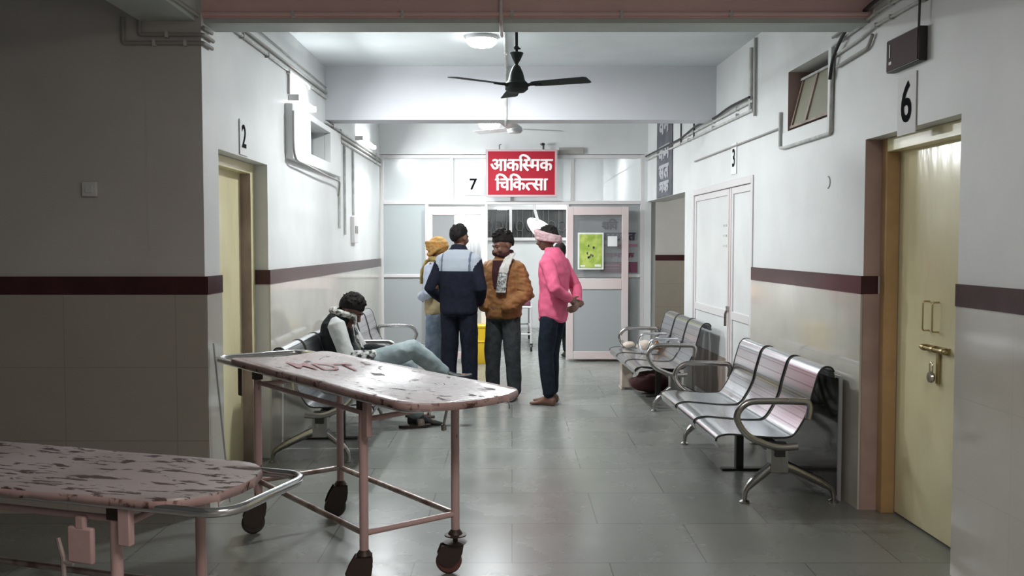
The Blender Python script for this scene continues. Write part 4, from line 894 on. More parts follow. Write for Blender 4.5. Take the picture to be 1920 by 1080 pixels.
# ------------------------------------------------------------------ people
SK = mat('brown_skin', (0.155, 0.075, 0.048), 0.5, col2=(0.125, 0.058, 0.038), scale=9, bump=.1, bscale=180)
def fuse(g, name, mats, voxel, smooth=4, sfac=.5, wrinkle=0, wscale=(9, 9, 9), seed=0, angle=180, wfn=None):
    me = bpy.data.meshes.new('tmp'); me.from_pydata([tuple(p) for p in g.v], [], g.f)
    bm = bmesh.new(); bm.from_mesh(me); bmesh.ops.recalc_face_normals(bm, faces=bm.faces); bm.to_mesh(me); bm.free()
    o = bpy.data.objects.new('tmp', me); C.objects.link(o)
    r = o.modifiers.new('r', 'REMESH'); r.mode = 'VOXEL'; r.voxel_size = voxel
    if smooth: s = o.modifiers.new('s', 'SMOOTH'); s.factor = sfac; s.iterations = smooth
    dg = bpy.context.evaluated_depsgraph_get(); dg.update()
    out = bpy.data.meshes.new_from_object(o.evaluated_get(dg)); bpy.data.objects.remove(o); out.name = name
    if wrinkle:
        sd = Vector((seed*3.1, seed*1.7, seed)); ws = Vector(wscale)
        N0 = [v.normal.copy() for v in out.vertices]
        for v, n in zip(out.vertices, N0):
            p = Vector((v.co.x*ws.x, v.co.y*ws.y, v.co.z*ws.z)) + sd
            a = noise.noise(p); b = noise.noise(p*2.3)
            d = (1 - abs(a)*2.2)*.6 + b*.5
            k = wfn(v.co) if wfn else 1.0
            v.co += n*wrinkle*d*k
    out.materials.clear()
    for m in (mats if isinstance(mats, (list, tuple)) else [mats]): out.materials.append(m)
    out.polygons.foreach_set('use_smooth', [True]*len(out.polygons)); out.update()
    return out
def paint(me, fn):
    for p in me.polygons: p.material_index = fn(p.center, p.normal)
def V(*a): return Vector(a)
def limb(g, pts, rads, n=14):
    """closed tapering limb with round ends; rads may be (rx, ry)"""
    pts = [Vector(p) for p in pts]; P = []; Q = []
    P.append(pts[0] - (pts[1]-pts[0]).normalized()*rads[0]*.8); Q.append(rads[0]*.35)
    for i, p in enumerate(pts): P.append(p); Q.append(rads[i])
    P.append(pts[-1] + (pts[-1]-pts[-2]).normalized()*rads[-1]*.8); Q.append(rads[-1]*.35)
    g.tube(P, Q, n)
def bend(a, b, c, ra, rb, rc, n=3):
    """points through a joint with intermediate radii"""
    a, b, c = Vector(a), Vector(b), Vector(c); pts = []; rr = []
    for i in range(n): t = i/n; pts.append(a.lerp(b, t)); rr.append(ra + (rb-ra)*t)
    pts.append(b); rr.append(rb)
    for i in range(1, n+1): t = i/n; pts.append(b.lerp(c, t)); rr.append(rb + (rc-rb)*t)
    return pts, rr
def torso(g, secs):
    """secs: (centre, half width, half depth, yaw of the shoulder line)"""
    rs = []
    K = len(secs)
    for i, (c, a, b, yaw) in enumerate(secs):
        c = Vector(c); t = (Vector(secs[min(i+1, K-1)][0]) - Vector(secs[max(i-1, 0)][0])).normalized()
        x = Vector((math.cos(yaw), math.sin(yaw), 0)); x = (x - t*x.dot(t)).normalized(); y = t.cross(x)
        ring = []
        for j in range(24):
            th = 2*PI*j/24; cx, sy = math.cos(th), math.sin(th)
            cx = math.copysign(abs(cx)**.8, cx); sy = math.copysign(abs(sy)**.9, sy)
            ring.append(c + x*a*cx + y*b*sy)
        rs.append(ring)
    g.rings(rs)
def hand(g, wrist, d, nrm, side, curl=.5, s=1.0):
    """palm, four fingers, thumb.  d points to the fingertips, nrm out of the palm"""
    w = Vector(wrist); d = Vector(d).normalized(); nrm = Vector(nrm); nrm = (nrm - d*nrm.dot(d)).normalized(); lat = d.cross(nrm)*side
    pc = w + d*.045*s
    Rm = Matrix((lat, nrm, d)).transposed()
    g.ell(pc, .040*s, .016*s, .052*s, Rm, 12, 8)
    limb(g, [w - d*.03, w + d*.02], [.024*s, .026*s], 10)
    for k, (off, ln) in enumerate(((-.028, .068), (-.010, .078), (.010, .073), (.027, .058))):
        p = w + d*.085*s + lat*off*s; a = curl*1.1; q = p - nrm*.0
        pts = [w + d*.06*s + lat*off*.9*s, p]; dd = d
        for sgm in (.45, .32, .23):
            dd = (dd*math.cos(a*.8) + nrm*math.sin(a*.8)).normalized(); p = p + dd*ln*s*sgm*1.15; pts.append(p)
            nn = (nrm*math.cos(a*.8) - d*math.sin(a*.8)); 
            a = a*1.0
            base = dd
            nrm2 = nrm
            # rotate the bending frame
            nrm = nrm2
        limb(g, pts, [.0095*s, .0095*s, .009*s, .0085*s, .0075*s], 8)
    t0 = w + d*.025*s - lat*.030*s
    limb(g, [t0 + lat*.012*s, t0 - lat*.018*s + d*.025*s + nrm*.010*s, t0 - lat*.028*s + d*.055*s + nrm*.018*s], [.012*s, .011*s, .009*s], 8)
def foot(g, ank, fwd, s=1.0):
    a = Vector(ank); f_ = Vector(fwd); f_.normalize(); l = Vector((-f_.y, f_.x, 0)).normalized(); u = f_.cross(l)
    if u.z < 0: u = -u
    rs = []
    for t, hw, h0, h1 in ((-.065, .018, -.065, -.02), (-.055, .030, -.078, 0), (-.02, .034, -.078, .03), (.03, .034, -.075, .02), (.08, .040, -.077, -.02), (.13, .045, -.078, -.042), (.17, .042, -.078, -.052), (.195, .028, -.076, -.058)):
        c = a + f_*t*s; ring = []
        for j in range(14):
            th = 2*PI*j/14; ring.append(c + l*hw*s*math.cos(th) + u*s*((h0+h1)/2 + (h1-h0)/2*math.sin(th)))
        rs.append(ring)
    g.rings(rs)
def head(g, c, M3, s=1.0):
    """skull, jaw, nose, lips, brow, ears; local x right, y forward, z up"""
    c = Vector(c)
    def L(x, y, z): return c + M3 @ Vector((x*s, y*s, z*s))
    def E(x, y, z, rx, ry, rz, n=16, m=12): g.ell(L(x, y, z), rx*s, ry*s, rz*s, M3, n, m)
    E(0, -.012, .022, .075, .096, .092, 24, 18)
    E(0, .018, -.045, .058, .070, .068, 20, 14)
    E(0, .055, -.085, .030, .028, .024)
    E(0, .078, .012, .055, .016, .016)          # brow
    for sx in (-1, 1):
        E(sx*.032, .070, -.030, .026, .022, .026)  # cheek
        E(sx*.077, -.005, -.012, .010, .020, .032)  # ear
        E(sx*.030, .072, -.004, .016, .012, .010)   # eye lid
    g.tube([L(0, .080, .010), L(0, .098, -.018), L(0, .108, -.036), L(0, .092, -.046)], [.009*s, .011*s, .016*s, .012*s], 10)
    E(-.012, .088, -.042, .009, .012, .008); E(.012, .088, -.042, .009, .012, .008)
    E(0, .086, -.062, .024, .012, .007); E(0, .084, -.073, .020, .012, .008)
def hair_shell(g, c, M3, s, front=.055, top=.012, low=-.055):
    c = Vector(c)
    def L(x, y, z): return c + M3 @ Vector((x*s, y*s, z*s))
    rs = []
    for i in range(15):
        ph = -PI/2 + PI*i/14
        ring = []
        for j in range(28):
            th = 2*PI*j/28
            x = (.075+top)*math.cos(ph)*math.cos(th); y = -.012 + (.096 + (top if math.sin(th) < 0 else top*(1-math.sin(th))*.6 + .006))*math.cos(ph)*math.sin(th); z = .022 + (.092+top)*math.sin(ph)
            # keep the face clear: squeeze whatever lies below the hairline
            hl = front - .10*max(0, min(1, (.075 - y)/.11))
            if y > -.07:
                zl = front if y > .05 else front - (.05-y)/.12*(.05 + .02)
            else: zl = low
            if z < zl:
                cz = math.sqrt(max(0, 1 - ((zl-.022)/(.092+top))**2)); k_ = min(1, cz*.985/max(math.cos(ph), .01))
                z = zl - .004 + (z-zl)*.02; x *= k_; y = -.012 + (y+.012)*k_
            ring.append(L(x, y, z))
        rs.append(ring)
    g.rings(rs)
def clumps(g, c, M3, s, n, seed, zmin=.03, yr=(-.1, .07), L0=.022):
    rnd = random.Random(seed); c = Vector(c)
    for k in range(n):
        th = rnd.uniform(0, 2*PI); ph = rnd.uniform(.75 if math.sin(th) > 0 else .30, 1.5)
        x = .083*math.cos(ph)*math.cos(th); y = -.012 + .104*math.cos(ph)*math.sin(th); z = .022 + .10*math.sin(ph)
        p = Vector((x, y, z)); nn = Vector((x, y+.012, z-.02)).normalized(); t = (nn + Vector((rnd.uniform(-.6, .6), rnd.uniform(-.3, .5), rnd.uniform(-.1, .3)))).normalized()
        a = c + M3 @ (p*s); b = c + M3 @ ((p + t*L0)*s); m_ = c + M3 @ ((p + nn*L0*.5)*s)
        g.tube([a, m_, b], [.009*s, .008*s, .003*s], 6)
def rotm(yaw=0, pitch=0, roll=0):
    """yaw about z (deg, + = turns to the left), pitch + = looks down"""
    return (Matrix.Rotation(R(yaw), 3, 'Z') @ Matrix.Rotation(R(-pitch), 3, 'X') @ Matrix.Rotation(R(roll), 3, 'Y'))
HAIR = mat('black_hair', (.008, .007, .007), .7, spec=.12, col2=(.016, .013, .012), scale=40, stretch=(1, 1, .3), bump=.5, bscale=150)
WHITE_EYE = mat('eye_white', (.22, .18, .16), .4)
def eyes(c, M3, s, par):
    for sx in (-1, 1):
        g = MB(); p = Vector(c) + M3 @ Vector((sx*.030*s, .079*s, -.003*s)); g.ell(p, .011*s, .0055*s, .0038*s, M3, 12, 8); e = g.build('eye', WHITE_EYE, par)
        g = MB(); p = Vector(c) + M3 @ Vector((sx*.030*s, .0845*s, -.003*s)); g.ell(p, .005*s, .002*s, .0045*s, M3, 10, 6); g.build('iris', M['ink'], e)
    g = MB()
    for sx in (-1, 1):
        g.tube([Vector(c) + M3 @ Vector((sx*a*s, b*s, z*s)) for a, b, z in ((.012, .094, .017), (.030, .090, .022), (.048, .076, .015))], [.004*s, .005*s, .003*s], 6)
    g.build('eyebrow', HAIR, par)

# ---- man in the navy jacket, back to us
def cloth(name, c1, c2=None, sc_=30, rough=.85, bump=.15, bs=90):
    return mat(name, c1, rough, col2=c2, scale=sc_, bump=bump, bscale=bs, spec=.15)
NAVY = cloth('navy_jersey', (.0075, .009, .017), (.010, .012, .022)); YOKE = cloth('pale_grey_jersey', (.30, .33, .37)); PIPE = cloth('mid_grey_piping', (.10, .12, .16))
NTR = cloth('navy_track_trousers', (.0075, .009, .017), (.010, .013, .023)); SHOE = mat('dark_shoe', (.02, .02, .022), .5)
BLACKC = cloth('black_cloth', (.012, .012, .014))
def legs(g, hip, kn, an, rh, rk, ra, side=1):
    pts, rr = bend(hip, kn, an, rh, rk, ra, 4); limb(g, pts, rr, 16)
def skin_body(name, h_c, M3, s, neck, arms, feet_, par, extra=None, voxel=.008):
    g = MB(); head(g, h_c, M3, s)
    limb(g, [neck, Vector(neck).lerp(Vector(h_c), .65)], [.058*s, .052*s], 14)
    if extra: extra(g)
    for a in arms: pts, rr = bend(*a); limb(g, pts, rr, 12)
    me = fuse(g, name, SK, voxel, 2)
    return me
def person(name, label, loc, rz): 
    e = empty(name, loc, R(rz)); tag(e, label, 'person'); return e
def body_core(g, pel, wai, che, nec, sl, sr, k=1.0, yaw=(0, 0, 0)):
    torso(g, [(Vector(pel)+V(0,0,-.08), .115*k, .085*k, yaw[0]), (pel, .15*k, .10*k, yaw[0]), (wai, .135*k, .09*k, yaw[1]), (che, .155*k, .105*k, yaw[2]), (Vector(nec)+V(0,0,-.06), .115*k, .065*k, yaw[2]), (nec, .06*k, .06*k, yaw[2]), (Vector(nec)+V(0,0,.05), .052*k, .052*k, yaw[2])])
def mk_shoe(par, ank, fwd, m=None, s=1.13):
    g = MB(); foot(g, ank, fwd, s); me = fuse(g, 'shoe', m or SHOE, .008, 2); return link('shoe', me, par)

# P1 ------------------------------------------------------------
p1 = person('person', 'standing man seen from behind in navy jacket with pale grey shoulders and navy trousers', (-.50, 8.80, 0), -14)
hc = (.0, .02, 1.575); hm = rotm(-22, 6)
g = MB(); head(g, hc, hm, .98); body_core(g, (0, 0, .93), (0, 0, 1.08), (0, .0, 1.26), (0, -.005, 1.45), 0, 0)
for sx in (-1, 1):
    pts, rr = bend((sx*.09, 0, .90), (sx*.10, .02, .49), (sx*.105, 0, .09), .075, .052, .038, 4); limb(g, pts, rr); foot(g, (sx*.105, 0, .08), (sx*.15, 1, 0))
    pts, rr = bend((sx*.150, 0, 1.365), (sx*.225, -.05, 1.10), (sx*.17, .13, 1.0), .045, .038, .026, 3); limb(g, pts, rr)
    hand(g, (sx*.17, .13, 1.0), (-sx*.4, .8, -.3), (-sx*.6, -.3, 0), sx, .5)
link('body', fuse(g, 'body', SK, .008, 2), p1)
g = MB(); hair_shell(g, hc, hm, .98, .06, .010, -.060); clumps(g, hc, hm, .98, 60, 3, L0=.012); link('hair', fuse(g, 'hair', HAIR, .007, 1), p1)
g = MB()
torso(g, [((0, 0, .845), .170, .125, 0), ((0, .0, .87), .178, .132, 0), ((0, 0, 1.0), .180, .128, 0), ((0, -.01, 1.15), .182, .128, 0), ((0, -.01, 1.28), .195, .130, 0), ((0, -.01, 1.37), .190, .115, 0), ((0, -.01, 1.42), .150, .095, 0), ((0, -.005, 1.465), .078, .075, 0), ((0, 0, 1.495), .068, .068, 0)])
for sx in (-1, 1):
    pts, rr = bend((sx*.150, -.005, 1.365), (sx*(.265 if sx < 0 else .225), -.05, 1.09), (sx*.155, .13, .96), .072, .062, .055, 4); limb(g, pts, rr, 16)
me = fuse(g, 'jacket', [NAVY, YOKE, PIPE], .010, 4, wrinkle=.007, wscale=(9, 9, 5), seed=1, wfn=lambda p: 1.2 if p.z < 1.25 else .4)
def f1(c, n):
    x, z = c.x, c.z
    if z > 1.455: return 0
    if z > 1.265 - .01 and abs(x) < .165: return 2 if (abs(abs(x)-.135) < .008) else 1
    if z > 1.255 + max(0, abs(x)-.15)*1.5 and abs(x) <= .24: return 1
    return 0
paint(me, f1); link('jacket', me, p1)
g = MB()
torso(g, [((0, 0, .83), .155, .118, 0), ((0, 0, .90), .160, .12, 0), ((0, 0, .98), .15, .11, 0)])
for sx in (-1, 1):
    legs(g, (sx*.085, 0, .85), (sx*.100, .015, .49), (sx*.105, -.01, .07), .092, .078, .070)
link('trousers', fuse(g, 'trousers', NTR, .010, 4, wrinkle=.008, wscale=(10, 10, 4), seed=2), p1)
for sx in (-1, 1): mk_shoe(p1, (sx*.105, 0, .085), (sx*.15, 1, 0))

# P2 ------------------------------------------------------------ brown jacket, turned to the left, looking down
BRN = cloth('tan_brown_jacket', (.26, .125, .05), (.20, .09, .035), 12, .6); GTR = cloth('charcoal_trousers', (.030, .034, .038), (.045, .05, .052), 20)
SCW = cloth('white_scarf', (.50, .49, .46), (.40, .38, .35), 20); SCG = cloth('grey_patterned_scarf', (.10, .11, .11), (.45, .45, .42), 55); MAR = cloth('dark_maroon_shirt', (.035, .012, .014))
p2 = person('person', 'standing man in tan brown jacket with a grey white scarf, hands in pockets', (-.085, 9.10, 0), 150)
hc = (-.02, .045, 1.505); hm = rotm(-24, 20, 4)
g = MB(); head(g, hc, hm, 1.06); body_core(g, (0, 0, .86), (0, 0, 1.0), (0, .0, 1.18), (0, .005, 1.355), 0, 0)
for sx in (-1, 1):
    pts, rr = bend((sx*.09, 0, .84), (sx*.11, .02, .46), (sx*.125, 0, .09), .075, .052, .038, 4); limb(g, pts, rr); foot(g, (sx*.125, 0, .08), (sx*.25, 1, 0))
    pts, rr = bend((sx*.15, 0, 1.29), (sx*.23, -.03, 1.04), (sx*.12, .10, .93), .045, .038, .026, 3); limb(g, pts, rr)
    hand(g, (sx*.12, .10, .93), (-sx*.6, .3, -.5), (-sx*.4, -.6, 0), sx, .4)
link('body', fuse(g, 'body', SK, .007, 2), p2)
eyes(hc, hm, 1.06, p2)
g = MB(); hair_shell(g, hc, hm, 1.06, .05, .016, -.045); clumps(g, hc, hm, 1.06, 140, 5, L0=.030)
link('hair', fuse(g, 'hair', HAIR, .006, 1), p2)
g = MB()
torso(g, [((0, 0, .785), .165, .130, 0), ((0, 0, .81), .178, .142, 0), ((0, 0, .93), .190, .145, 0), ((0, -.0, 1.10), .185, .138, 0), ((0, -.0, 1.20), .190, .135, 0), ((0, 0, 1.28), .180, .115, 0), ((0, 0, 1.33), .145, .095, 0), ((0, 0, 1.37), .080, .078, 0), ((0, 0, 1.40), .075, .072, 0)])
for sx in (-1, 1):
    pts, rr = bend((sx*.150, -.0, 1.285), (sx*.245, -.03, 1.02), (sx*.12, .155, .90), .078, .070, .056, 4); limb(g, pts, rr, 16)
def wp2(p): return 1.5 if abs(p.x) > .19 else .7
link('jacket', fuse(g, 'jacket', BRN, .009, 3, wrinkle=.013, wscale=(10, 10, 16), seed=4, wfn=wp2), p2)
g = MB()
torso(g, [((0, 0, .76), .150, .118, 0), ((0, 0, .85), .158, .12, 0), ((0, 0, .92), .15, .11, 0)])
for sx in (-1, 1): legs(g, (sx*.085, 0, .79), (sx*.112, .015, .46), (sx*.125, -.01, .07), .096, .080, .066)
link('trousers', fuse(g, 'trousers', GTR, .010, 4, wrinkle=.008, wscale=(10, 10, 5), seed=6), p2)
for sx in (-1, 1): mk_shoe(p2, (sx*.125, 0, .085), (sx*.25, 1, 0))
g = MB(); g.prism([(-.06, 1.35), (.06, 1.35), (.048, 1.25), (.035, 1.20), (.015, 1.08), (-.015, 1.08), (-.035, 1.20), (-.048, 1.25)], lambda x, z, t: (x, .136 + t - max(0, z-1.2)*.36, z), 0, .02); g.build('undershirt', MAR, p2, bevel=.004)
g = MB(); g.tube([(.078*math.cos(t), .078*math.sin(t)+.008, 1.415+.010*math.sin(2*t)) for t in [2*PI*i/20 for i in range(20)]], .030, 10, closed=True)
link('inner_muffler', fuse(g, 'inner_muffler', MAR, .008, 2, wrinkle=.005, wscale=(20, 20, 20)), p2)
g = MB(); rs = []
for x, y, z, wd in ((-.085, -.06, 1.425, .035), (-.108, .02, 1.42, .04), (-.110, .085, 1.37, .045), (-.095, .140, 1.28, .048), (-.080, .162, 1.16, .050), (-.072, .170, 1.04, .052)):
    rs.append([(x - wd, y + .002, z), (x, y + .016, z), (x + wd, y + .008, z), (x + wd, y - .006, z), (x, y, z), (x - wd, y - .012, z)])
g.rings(rs); me = fuse(g, 'scarf', [SCW, SCG], .007, 2, wrinkle=.004, wscale=(30, 30, 6), seed=2); paint(me, lambda c, n: 1 if c.z < 1.235 and c.z > 1.06 else 0); link('scarf', me, p2)

# P3 ------------------------------------------------------------ pink shirt, barefoot, hands behind the back
PNK = cloth('bright_pink_shirt', (.66, .13, .23), (.60, .11, .20), 14, .7); WRAP = cloth('pale_pink_head_cloth', (.52, .36, .37), (.42, .27, .29), 30); JNS = cloth('dark_navy_jeans', (.009, .013, .022), (.013, .018, .029), 25)
p3 = person('person', 'barefoot standing man in bright pink shirt with pale head cloth, hands behind his back', (.385, 8.72, 0), 62)
hc = (0, .060, 1.56); hm = rotm(8, 8)
g = MB(); head(g, hc, hm, .98); body_core(g, (0, 0, .92), (0, -.01, 1.06), (0, -.01, 1.25), (0, .0, 1.43), 0, 0)
fe = [(-.085, .02), (.09, .06)]
for sx, (fx, fy) in zip((-1, 1), ((-.085, .0), (.085, .05))):
    pts, rr = bend((sx*.08, 0, .88), (sx*.085, .04+fy*.5, .48), (fx, fy, .09), .072, .050, .036, 4); limb(g, pts, rr); foot(g, (fx, fy, .08), (0, 1, 0))
pts, rr = bend((-.145, -.01, 1.34), (-.21, -.12, 1.11), (-.03, -.20, .985), .045, .038, .026, 3); limb(g, pts, rr); hand(g, (-.03, -.20, .985), (1, -.05, -.25), (0, -1, -.2), 1, .5)
pts, rr = bend((.145, -.01, 1.34), (.215, -.13, 1.11), (.08, -.22, .95), .045, .038, .026, 3); limb(g, pts, rr); hand(g, (.08, -.22, .95), (-.9, -.1, -.35), (0, 1, -.1), 1, .7)
link('body', fuse(g, 'body', SK, .007, 2), p3); eyes(hc, hm, .98, p3)
g = MB(); hair_shell(g, hc, hm, .98, .055, .008, -.060); clumps(g, hc, hm, .98, 50, 8, L0=.012); link('hair', fuse(g, 'hair', HAIR, .007, 1), p3)
g = MB()
def hb(t, r1, dz, tilt):
    p = Vector((.088*math.cos(t), -.008 + .110*math.sin(t), dz + tilt*math.sin(t))); return Vector(hc) + hm @ (p*.98)
for dz, tl, rad in ((.040, .048, .020), (.014, .040, .022), (-.012, .030, .020)):
    g.tube([hb(2*PI*i/24, 0, dz, tl) for i in range(24)], rad, 10, closed=True)
link('head_cloth', fuse(g, 'head_cloth', WRAP, .007, 2, wrinkle=.004, wscale=(18, 18, 45), seed=3), p3)
g = MB()
torso(g, [((0, .0, .775), .150, .115, 0), ((0, .0, .80), .158, .122, 0), ((0, 0, .93), .160, .122, 0), ((0, -.01, 1.08), .158, .118, 0), ((0, -.01, 1.24), .180, .125, 0), ((0, -.005, 1.34), .180, .112, 0), ((0, 0, 1.39), .140, .092, 0), ((0, .005, 1.44), .072, .072, 0), ((0, .01, 1.475), .064, .064, 0)])
pts, rr = bend((-.150, -.01, 1.34), (-.215, -.12, 1.10), (-.05, -.19, 1.0), .068, .056, .040, 4); limb(g, pts, rr, 16)
pts, rr = bend((.150, -.01, 1.34), (.22, -.13, 1.10), (.10, -.21, .965), .068, .056, .040, 4); limb(g, pts, rr, 16)
me = fuse(g, 'shirt', PNK, .009, 3, wrinkle=.010, wscale=(8, 8, 9), seed=9); 
for v in me.vertices:                                  # curved shirt tail, cut higher at the sides
    if v.co.z < .84: v.co.z += .055*min(1, abs(v.co.x)/.15)**2*(.84-v.co.z)/.08
link('shirt', me, p3)
g = MB()
torso(g, [((0, 0, .80), .145, .112, 0), ((0, 0, .88), .148, .112, 0), ((0, 0, .95), .14, .10, 0)])
legs(g, (-.08, 0, .82), (-.088, .035, .48), (-.085, .0, .11), .090, .072, .058); legs(g, (.08, 0, .82), (.088, .06, .48), (.085, .05, .11), .090, .072, .058)
link('trousers', fuse(g, 'trousers', JNS, .010, 4, wrinkle=.008, wscale=(10, 10, 5), seed=7), p3)

# P4 ------------------------------------------------------------ man behind with yellow wrapped head
YEL = cloth('orange_yellow_checked_cloth', (.48, .20, .05), (.42, .30, .12), 40); BEI = cloth('beige_vest', (.44, .36, .22), (.36, .28, .16), 8); LSL = cloth('pale_blue_white_sleeve', (.50, .54, .62), (.40, .45, .55), 9); DJ = cloth('faded_blue_jeans', (.13, .17, .23), (.20, .25, .31), 12); YSC = cloth('mustard_scarf', (.40, .29, .10), (.24, .18, .07), 26)
p4 = person('person', 'man with orange yellow head cloth, beige vest and faded jeans, behind the navy jacket', (-.745, 9.55, 0), 60)
hc = (0, .03, 1.455); hm = rotm(0, 12)
g = MB(); head(g, hc, hm, .95); body_core(g, (0, 0, .84), (0, 0, .98), (0, 0, 1.16), (0, .0, 1.34), 0, 0, .95)
for sx in (-1, 1):
    pts, rr = bend((sx*.08, 0, .80), (sx*.09, .02, .44), (sx*.10, 0, .09), .072, .050, .036, 4); limb(g, pts, rr); foot(g, (sx*.10, 0, .08), (sx*.1, 1, 0), .95)
    pts, rr = bend((sx*.16, 0, 1.29), (sx*.24, -.04, 1.03), (sx*.12, .14, .97), .043, .036, .026, 3); limb(g, pts, rr); hand(g, (sx*.12, .14, .97), (-sx*.7, .5, 0), (0, -1, 0), sx, .5)
link('body', fuse(g, 'body', SK, .009, 2), p4); eyes(hc, hm, .95, p4)
g = MB(); g.ell(Vector(hc) + V(0, -.012, .035), .090, .108, .098, hm, 24, 16)
for k, (dz, tl) in enumerate(((.065, .02), (.035, .02), (.005, -.01), (-.03, -.035))):
    g.tube([Vector(hc) + hm @ Vector((.085*math.cos(t), -.010 + .105*math.sin(t), dz + tl*math.sin(t)*1.2 + (.03 if math.sin(t) > .6 and dz < .02 else 0))) for t in [2*PI*i/24 for i in range(24)]], .019, 8, closed=True)
link('head_cloth', fuse(g, 'head_cloth', YEL, .008, 2, wrinkle=.004, wscale=(25, 25, 40)), p4)
g = MB()
torso(g, [((0, 0, .80), .165, .125, 0), ((0, 0, .92), .172, .125, 0), ((0, 0, 1.08), .170, .120, 0), ((0, 0, 1.20), .175, .12, 0), ((0, 0, 1.28), .165, .105, 0), ((0, 0, 1.33), .10, .085, 0), ((0, 0, 1.37), .068, .068, 0)])
link('vest', fuse(g, 'vest', BEI, .010, 3, wrinkle=.009, wscale=(7, 7, 12), seed=12), p4)
for sx in (-1, 1):
    g = MB(); pts, rr = bend((sx*.155, 0, 1.27), (sx*.245, -.04, 1.02), (sx*.13, .13, .97), .068, .060, .045, 4); limb(g, pts, rr, 16); link('sleeve', fuse(g, 'sleeve', LSL, .009, 3, wrinkle=.007, seed=4), p4)
g = MB(); g.tube([(.09*math.cos(t), .09*math.sin(t), 1.355) for t in [2*PI*i/20 for i in range(20)]], .028, 10, closed=True)
for x0 in (-.12, .12):
    g.rings([[(x0*a - .03, y, z), (x0*a + .03, y, z), (x0*a + .03, y+.016, z), (x0*a - .03, y+.016, z)] for a, y, z in ((.7, .075, 1.35), (1, .118, 1.24), (1, .128, 1.10))])
link('scarf', fuse(g, 'scarf', YSC, .008, 2, wrinkle=.004, wscale=(30, 30, 8)), p4)
g = MB(); torso(g, [((0, 0, .76), .15, .115, 0), ((0, 0, .84), .155, .118, 0), ((0, 0, .90), .15, .11, 0)])
for sx in (-1, 1): legs(g, (sx*.08, 0, .78), (sx*.092, .02, .44), (sx*.10, 0, .08), .092, .078, .066)
link('jeans', fuse(g, 'jeans', DJ, .010, 4, wrinkle=.009, wscale=(8, 8, 9), seed=14), p4)
for sx in (-1, 1): mk_shoe(p4, (sx*.10, 0, .085), (sx*.1, 1, 0), s=1.08)

# P5 ------------------------------------------------------------ dark dressed person in the doorway
p5 = person('person', 'person with black hair and dark clothes in the ward doorway behind the pink shirt', (.64, 12.35, 0), 10)
hc = (0, .02, 1.41); hm = rotm(0, 5)
g = MB(); head(g, hc, hm, .95); body_core(g, (0, 0, .80), (0, 0, .94), (0, 0, 1.10), (0, 0, 1.27), 0, 0, .92)
for sx in (-1, 1):
    pts, rr = bend((sx*.08, 0, .76), (sx*.085, .02, .42), (sx*.09, 0, .09), .07, .05, .036, 4); limb(g, pts, rr); foot(g, (sx*.09, 0, .08), (0, 1, 0), .92)
    pts, rr = bend((sx*.15, 0, 1.22), (sx*.20, -.02, .97), (sx*.16, .10, .78), .04, .035, .025, 3); limb(g, pts, rr); hand(g, (sx*.16, .10, .78), (0, .5, -.8), (-sx, 0, 0), sx, .4, .95)
link('body', fuse(g, 'body', SK, .009, 2), p5); eyes(hc, hm, .95, p5)
g = MB(); hair_shell(g, hc, hm, .95, .05, .014, -.075); clumps(g, hc, hm, .95, 60, 2, L0=.015); g.ell(Vector(hc)+V(0, -.09, -.05), .05, .04, .07); link('hair', fuse(g, 'hair', HAIR, .008, 1), p5)
g = MB(); torso(g, [((0, 0, .42), .16, .14, 0), ((0, 0, .60), .165, .14, 0), ((0, 0, .80), .168, .13, 0), ((0, 0, .95), .15, .115, 0), ((0, 0, 1.10), .165, .118, 0), ((0, 0, 1.20), .16, .10, 0), ((0, 0, 1.25), .10, .08, 0), ((0, 0, 1.29), .062, .062, 0)])
for sx in (-1, 1): pts, rr = bend((sx*.145, 0, 1.19), (sx*.205, -.02, .96), (sx*.165, .09, .80), .058, .05, .04, 4); limb(g, pts, rr, 14)
link('tunic', fuse(g, 'tunic', NAVY, .010, 3, wrinkle=.008, seed=21), p5)
g = MB()
for sx in (-1, 1): legs(g, (sx*.075, 0, .62), (sx*.085, .02, .40), (sx*.09, 0, .10), .085, .072, .05)
link('trousers', fuse(g, 'trousers', BLACKC, .010, 3), p5)
for sx in (-1, 1): mk_shoe(p5, (sx*.09, 0, .085), (0, 1, 0), s=1.05)

# P6 ------------------------------------------------------------ seated man, head bowed, legs crossed
VST = cloth('black_quilted_vest', (.012, .013, .014), (.02, .022, .024), 14); GSL = cloth('pale_grey_sleeve', (.46, .47, .46), (.40, .41, .40), 18); PAT = cloth('black_white_knit', (.02, .02, .022), (.48, .48, .46), 26, .85, .3); PAT.node_tree.nodes
LJ = cloth('washed_pale_jeans', (.20, .25, .26), (.28, .33, .34), 7); WSC = cloth('white_patterned_scarf', (.48, .47, .44), (.06, .06, .06), 34)
p6 = person('person', 'seated man with bowed head, black vest with pale sleeves and washed jeans, legs crossed', (-1.36, 7.60, 0), -90)
hc = (.01, .055, .975); hm = rotm(-14, 38)
PEL = V(0, .02, .50); WAI = V(0, -.06, .64); CHE = V(0, -.075, .79); NEC = V(0, -.005, .91)
g = MB(); head(g, hc, hm, 1.0); body_core(g, PEL, WAI, CHE, NEC, 0, 0, .98)
limb(g, [NEC, Vector(hc)+V(0, -.03, -.03)], [.055, .055])
kR = V(.07, .56, .655); aR = V(-.04, .80, .44); kL = V(-.13, .50, .50); aL = V(-.13, .56, .085)
for h_, k_, a_, fw in ((V(.09, .06, .50), kR, aR, V(-.05, .8, .25)), (V(-.09, .06, .48), kL, aL, V(0, 1, 0))):
    pts, rr = bend(h_, k_, a_, .078, .054, .038, 4); limb(g, pts, rr); foot(g, a_, fw, .88)
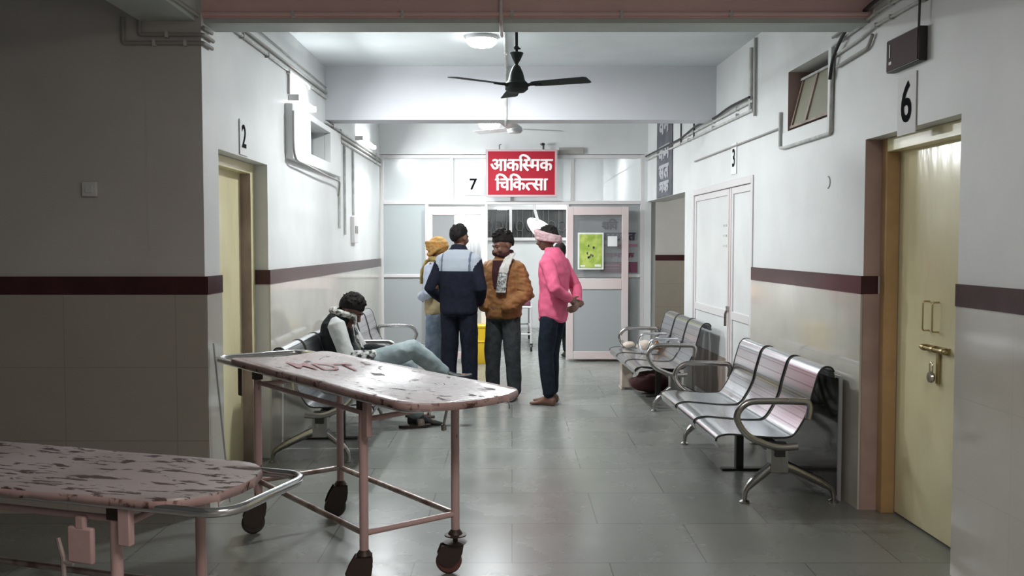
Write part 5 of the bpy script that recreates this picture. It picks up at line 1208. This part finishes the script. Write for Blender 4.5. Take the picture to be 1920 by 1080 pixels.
sR = V(.175, -.045, .865); sL = V(-.175, -.045, .865); eR = V(.235, .06, .60); eL = V(-.22, .10, .60); wR = V(.08, .30, .60); wL = V(-.06, .32, .63)
for s_, e_, w_ in ((sR, eR, wR), (sL, eL, wL)): pts, rr = bend(s_, e_, w_, .044, .038, .027, 3); limb(g, pts, rr)
hand(g, wR, (-.5, .8, .15), (-.3, 0, 1), 1, .6); hand(g, wL, (.5, .8, .05), (.3, 0, 1), -1, .6)
link('body', fuse(g, 'body', SK, .007, 2), p6); eyes(hc, hm, 1.0, p6)
g = MB(); hair_shell(g, hc, hm, 1.0, .045, .018, -.050); clumps(g, hc, hm, 1.0, 160, 15, L0=.024)
link('hair', fuse(g, 'hair', HAIR, .006, 1), p6)
g = MB(); torso(g, [(PEL+V(0, -.02, -.06), .165, .115, 0), (PEL+V(0, -.02, .0), .178, .135, 0), (WAI, .178, .135, 0), (CHE+V(0, 0, -.04), .180, .135, 0), (V(0, -.065, .845), .178, .12, 0), (V(0, -.045, .89), .145, .095, 0), (V(0, -.01, .93), .08, .075, 0), (V(0, .01, .96), .07, .07, 0)])
link('vest', fuse(g, 'vest', VST, .009, 3, wrinkle=.008, wscale=(4, 4, 22), seed=31), p6)
for s_, e_, w_ in ((sR, eR, wR), (sL, eL, wL)):
    g = MB(); limb(g, [s_, s_.lerp(e_, .5), e_], [.072, .066, .060], 16); link('upper_sleeve', fuse(g, 'upper_sleeve', GSL, .009, 3, wrinkle=.005, seed=3), p6)
    g = MB(); limb(g, [e_ + V(0, .01, -.0), e_.lerp(w_, .5), w_.lerp(e_, .1)], [.064, .060, .046], 16); link('lower_sleeve', fuse(g, 'lower_sleeve', PAT if s_.x > 0 else VST, .009, 3, wrinkle=.006, seed=5), p6)
g = MB(); g.tube([(.09*math.cos(t), -.005 + .10*math.sin(t), .945 + .022*math.sin(t)*-1) for t in [2*PI*i/22 for i in range(22)]], .028, 10, closed=True)
g.rings([[(.02+x-.035, y, z), (.02+x+.035, y, z), (.02+x+.035, y+.018, z), (.02+x-.035, y+.018, z)] for x, y, z in ((.05, .085, .93), (.06, .085, .84), (.055, .10, .74), (.04, .14, .66))])
link('scarf', fuse(g, 'scarf', WSC, .008, 2, wrinkle=.005, wscale=(30, 30, 12)), p6)
g = MB(); torso(g, [(PEL+V(0, -.0, -.07), .165, .12, 0), (PEL, .165, .13, 0), (PEL+V(0, -.03, .08), .15, .12, 0)])
legs(g, (.09, .06, .50), kR, aR, .098, .082, .060); legs(g, (-.09, .06, .49), kL, aL, .098, .080, .065)
link('jeans', fuse(g, 'jeans', LJ, .009, 4, wrinkle=.008, wscale=(9, 9, 9), seed=33), p6)
mk_shoe(p6, aR + V(0, 0, 0), V(-.05, .8, .25)); mk_shoe(p6, aL, V(0, 1, 0))
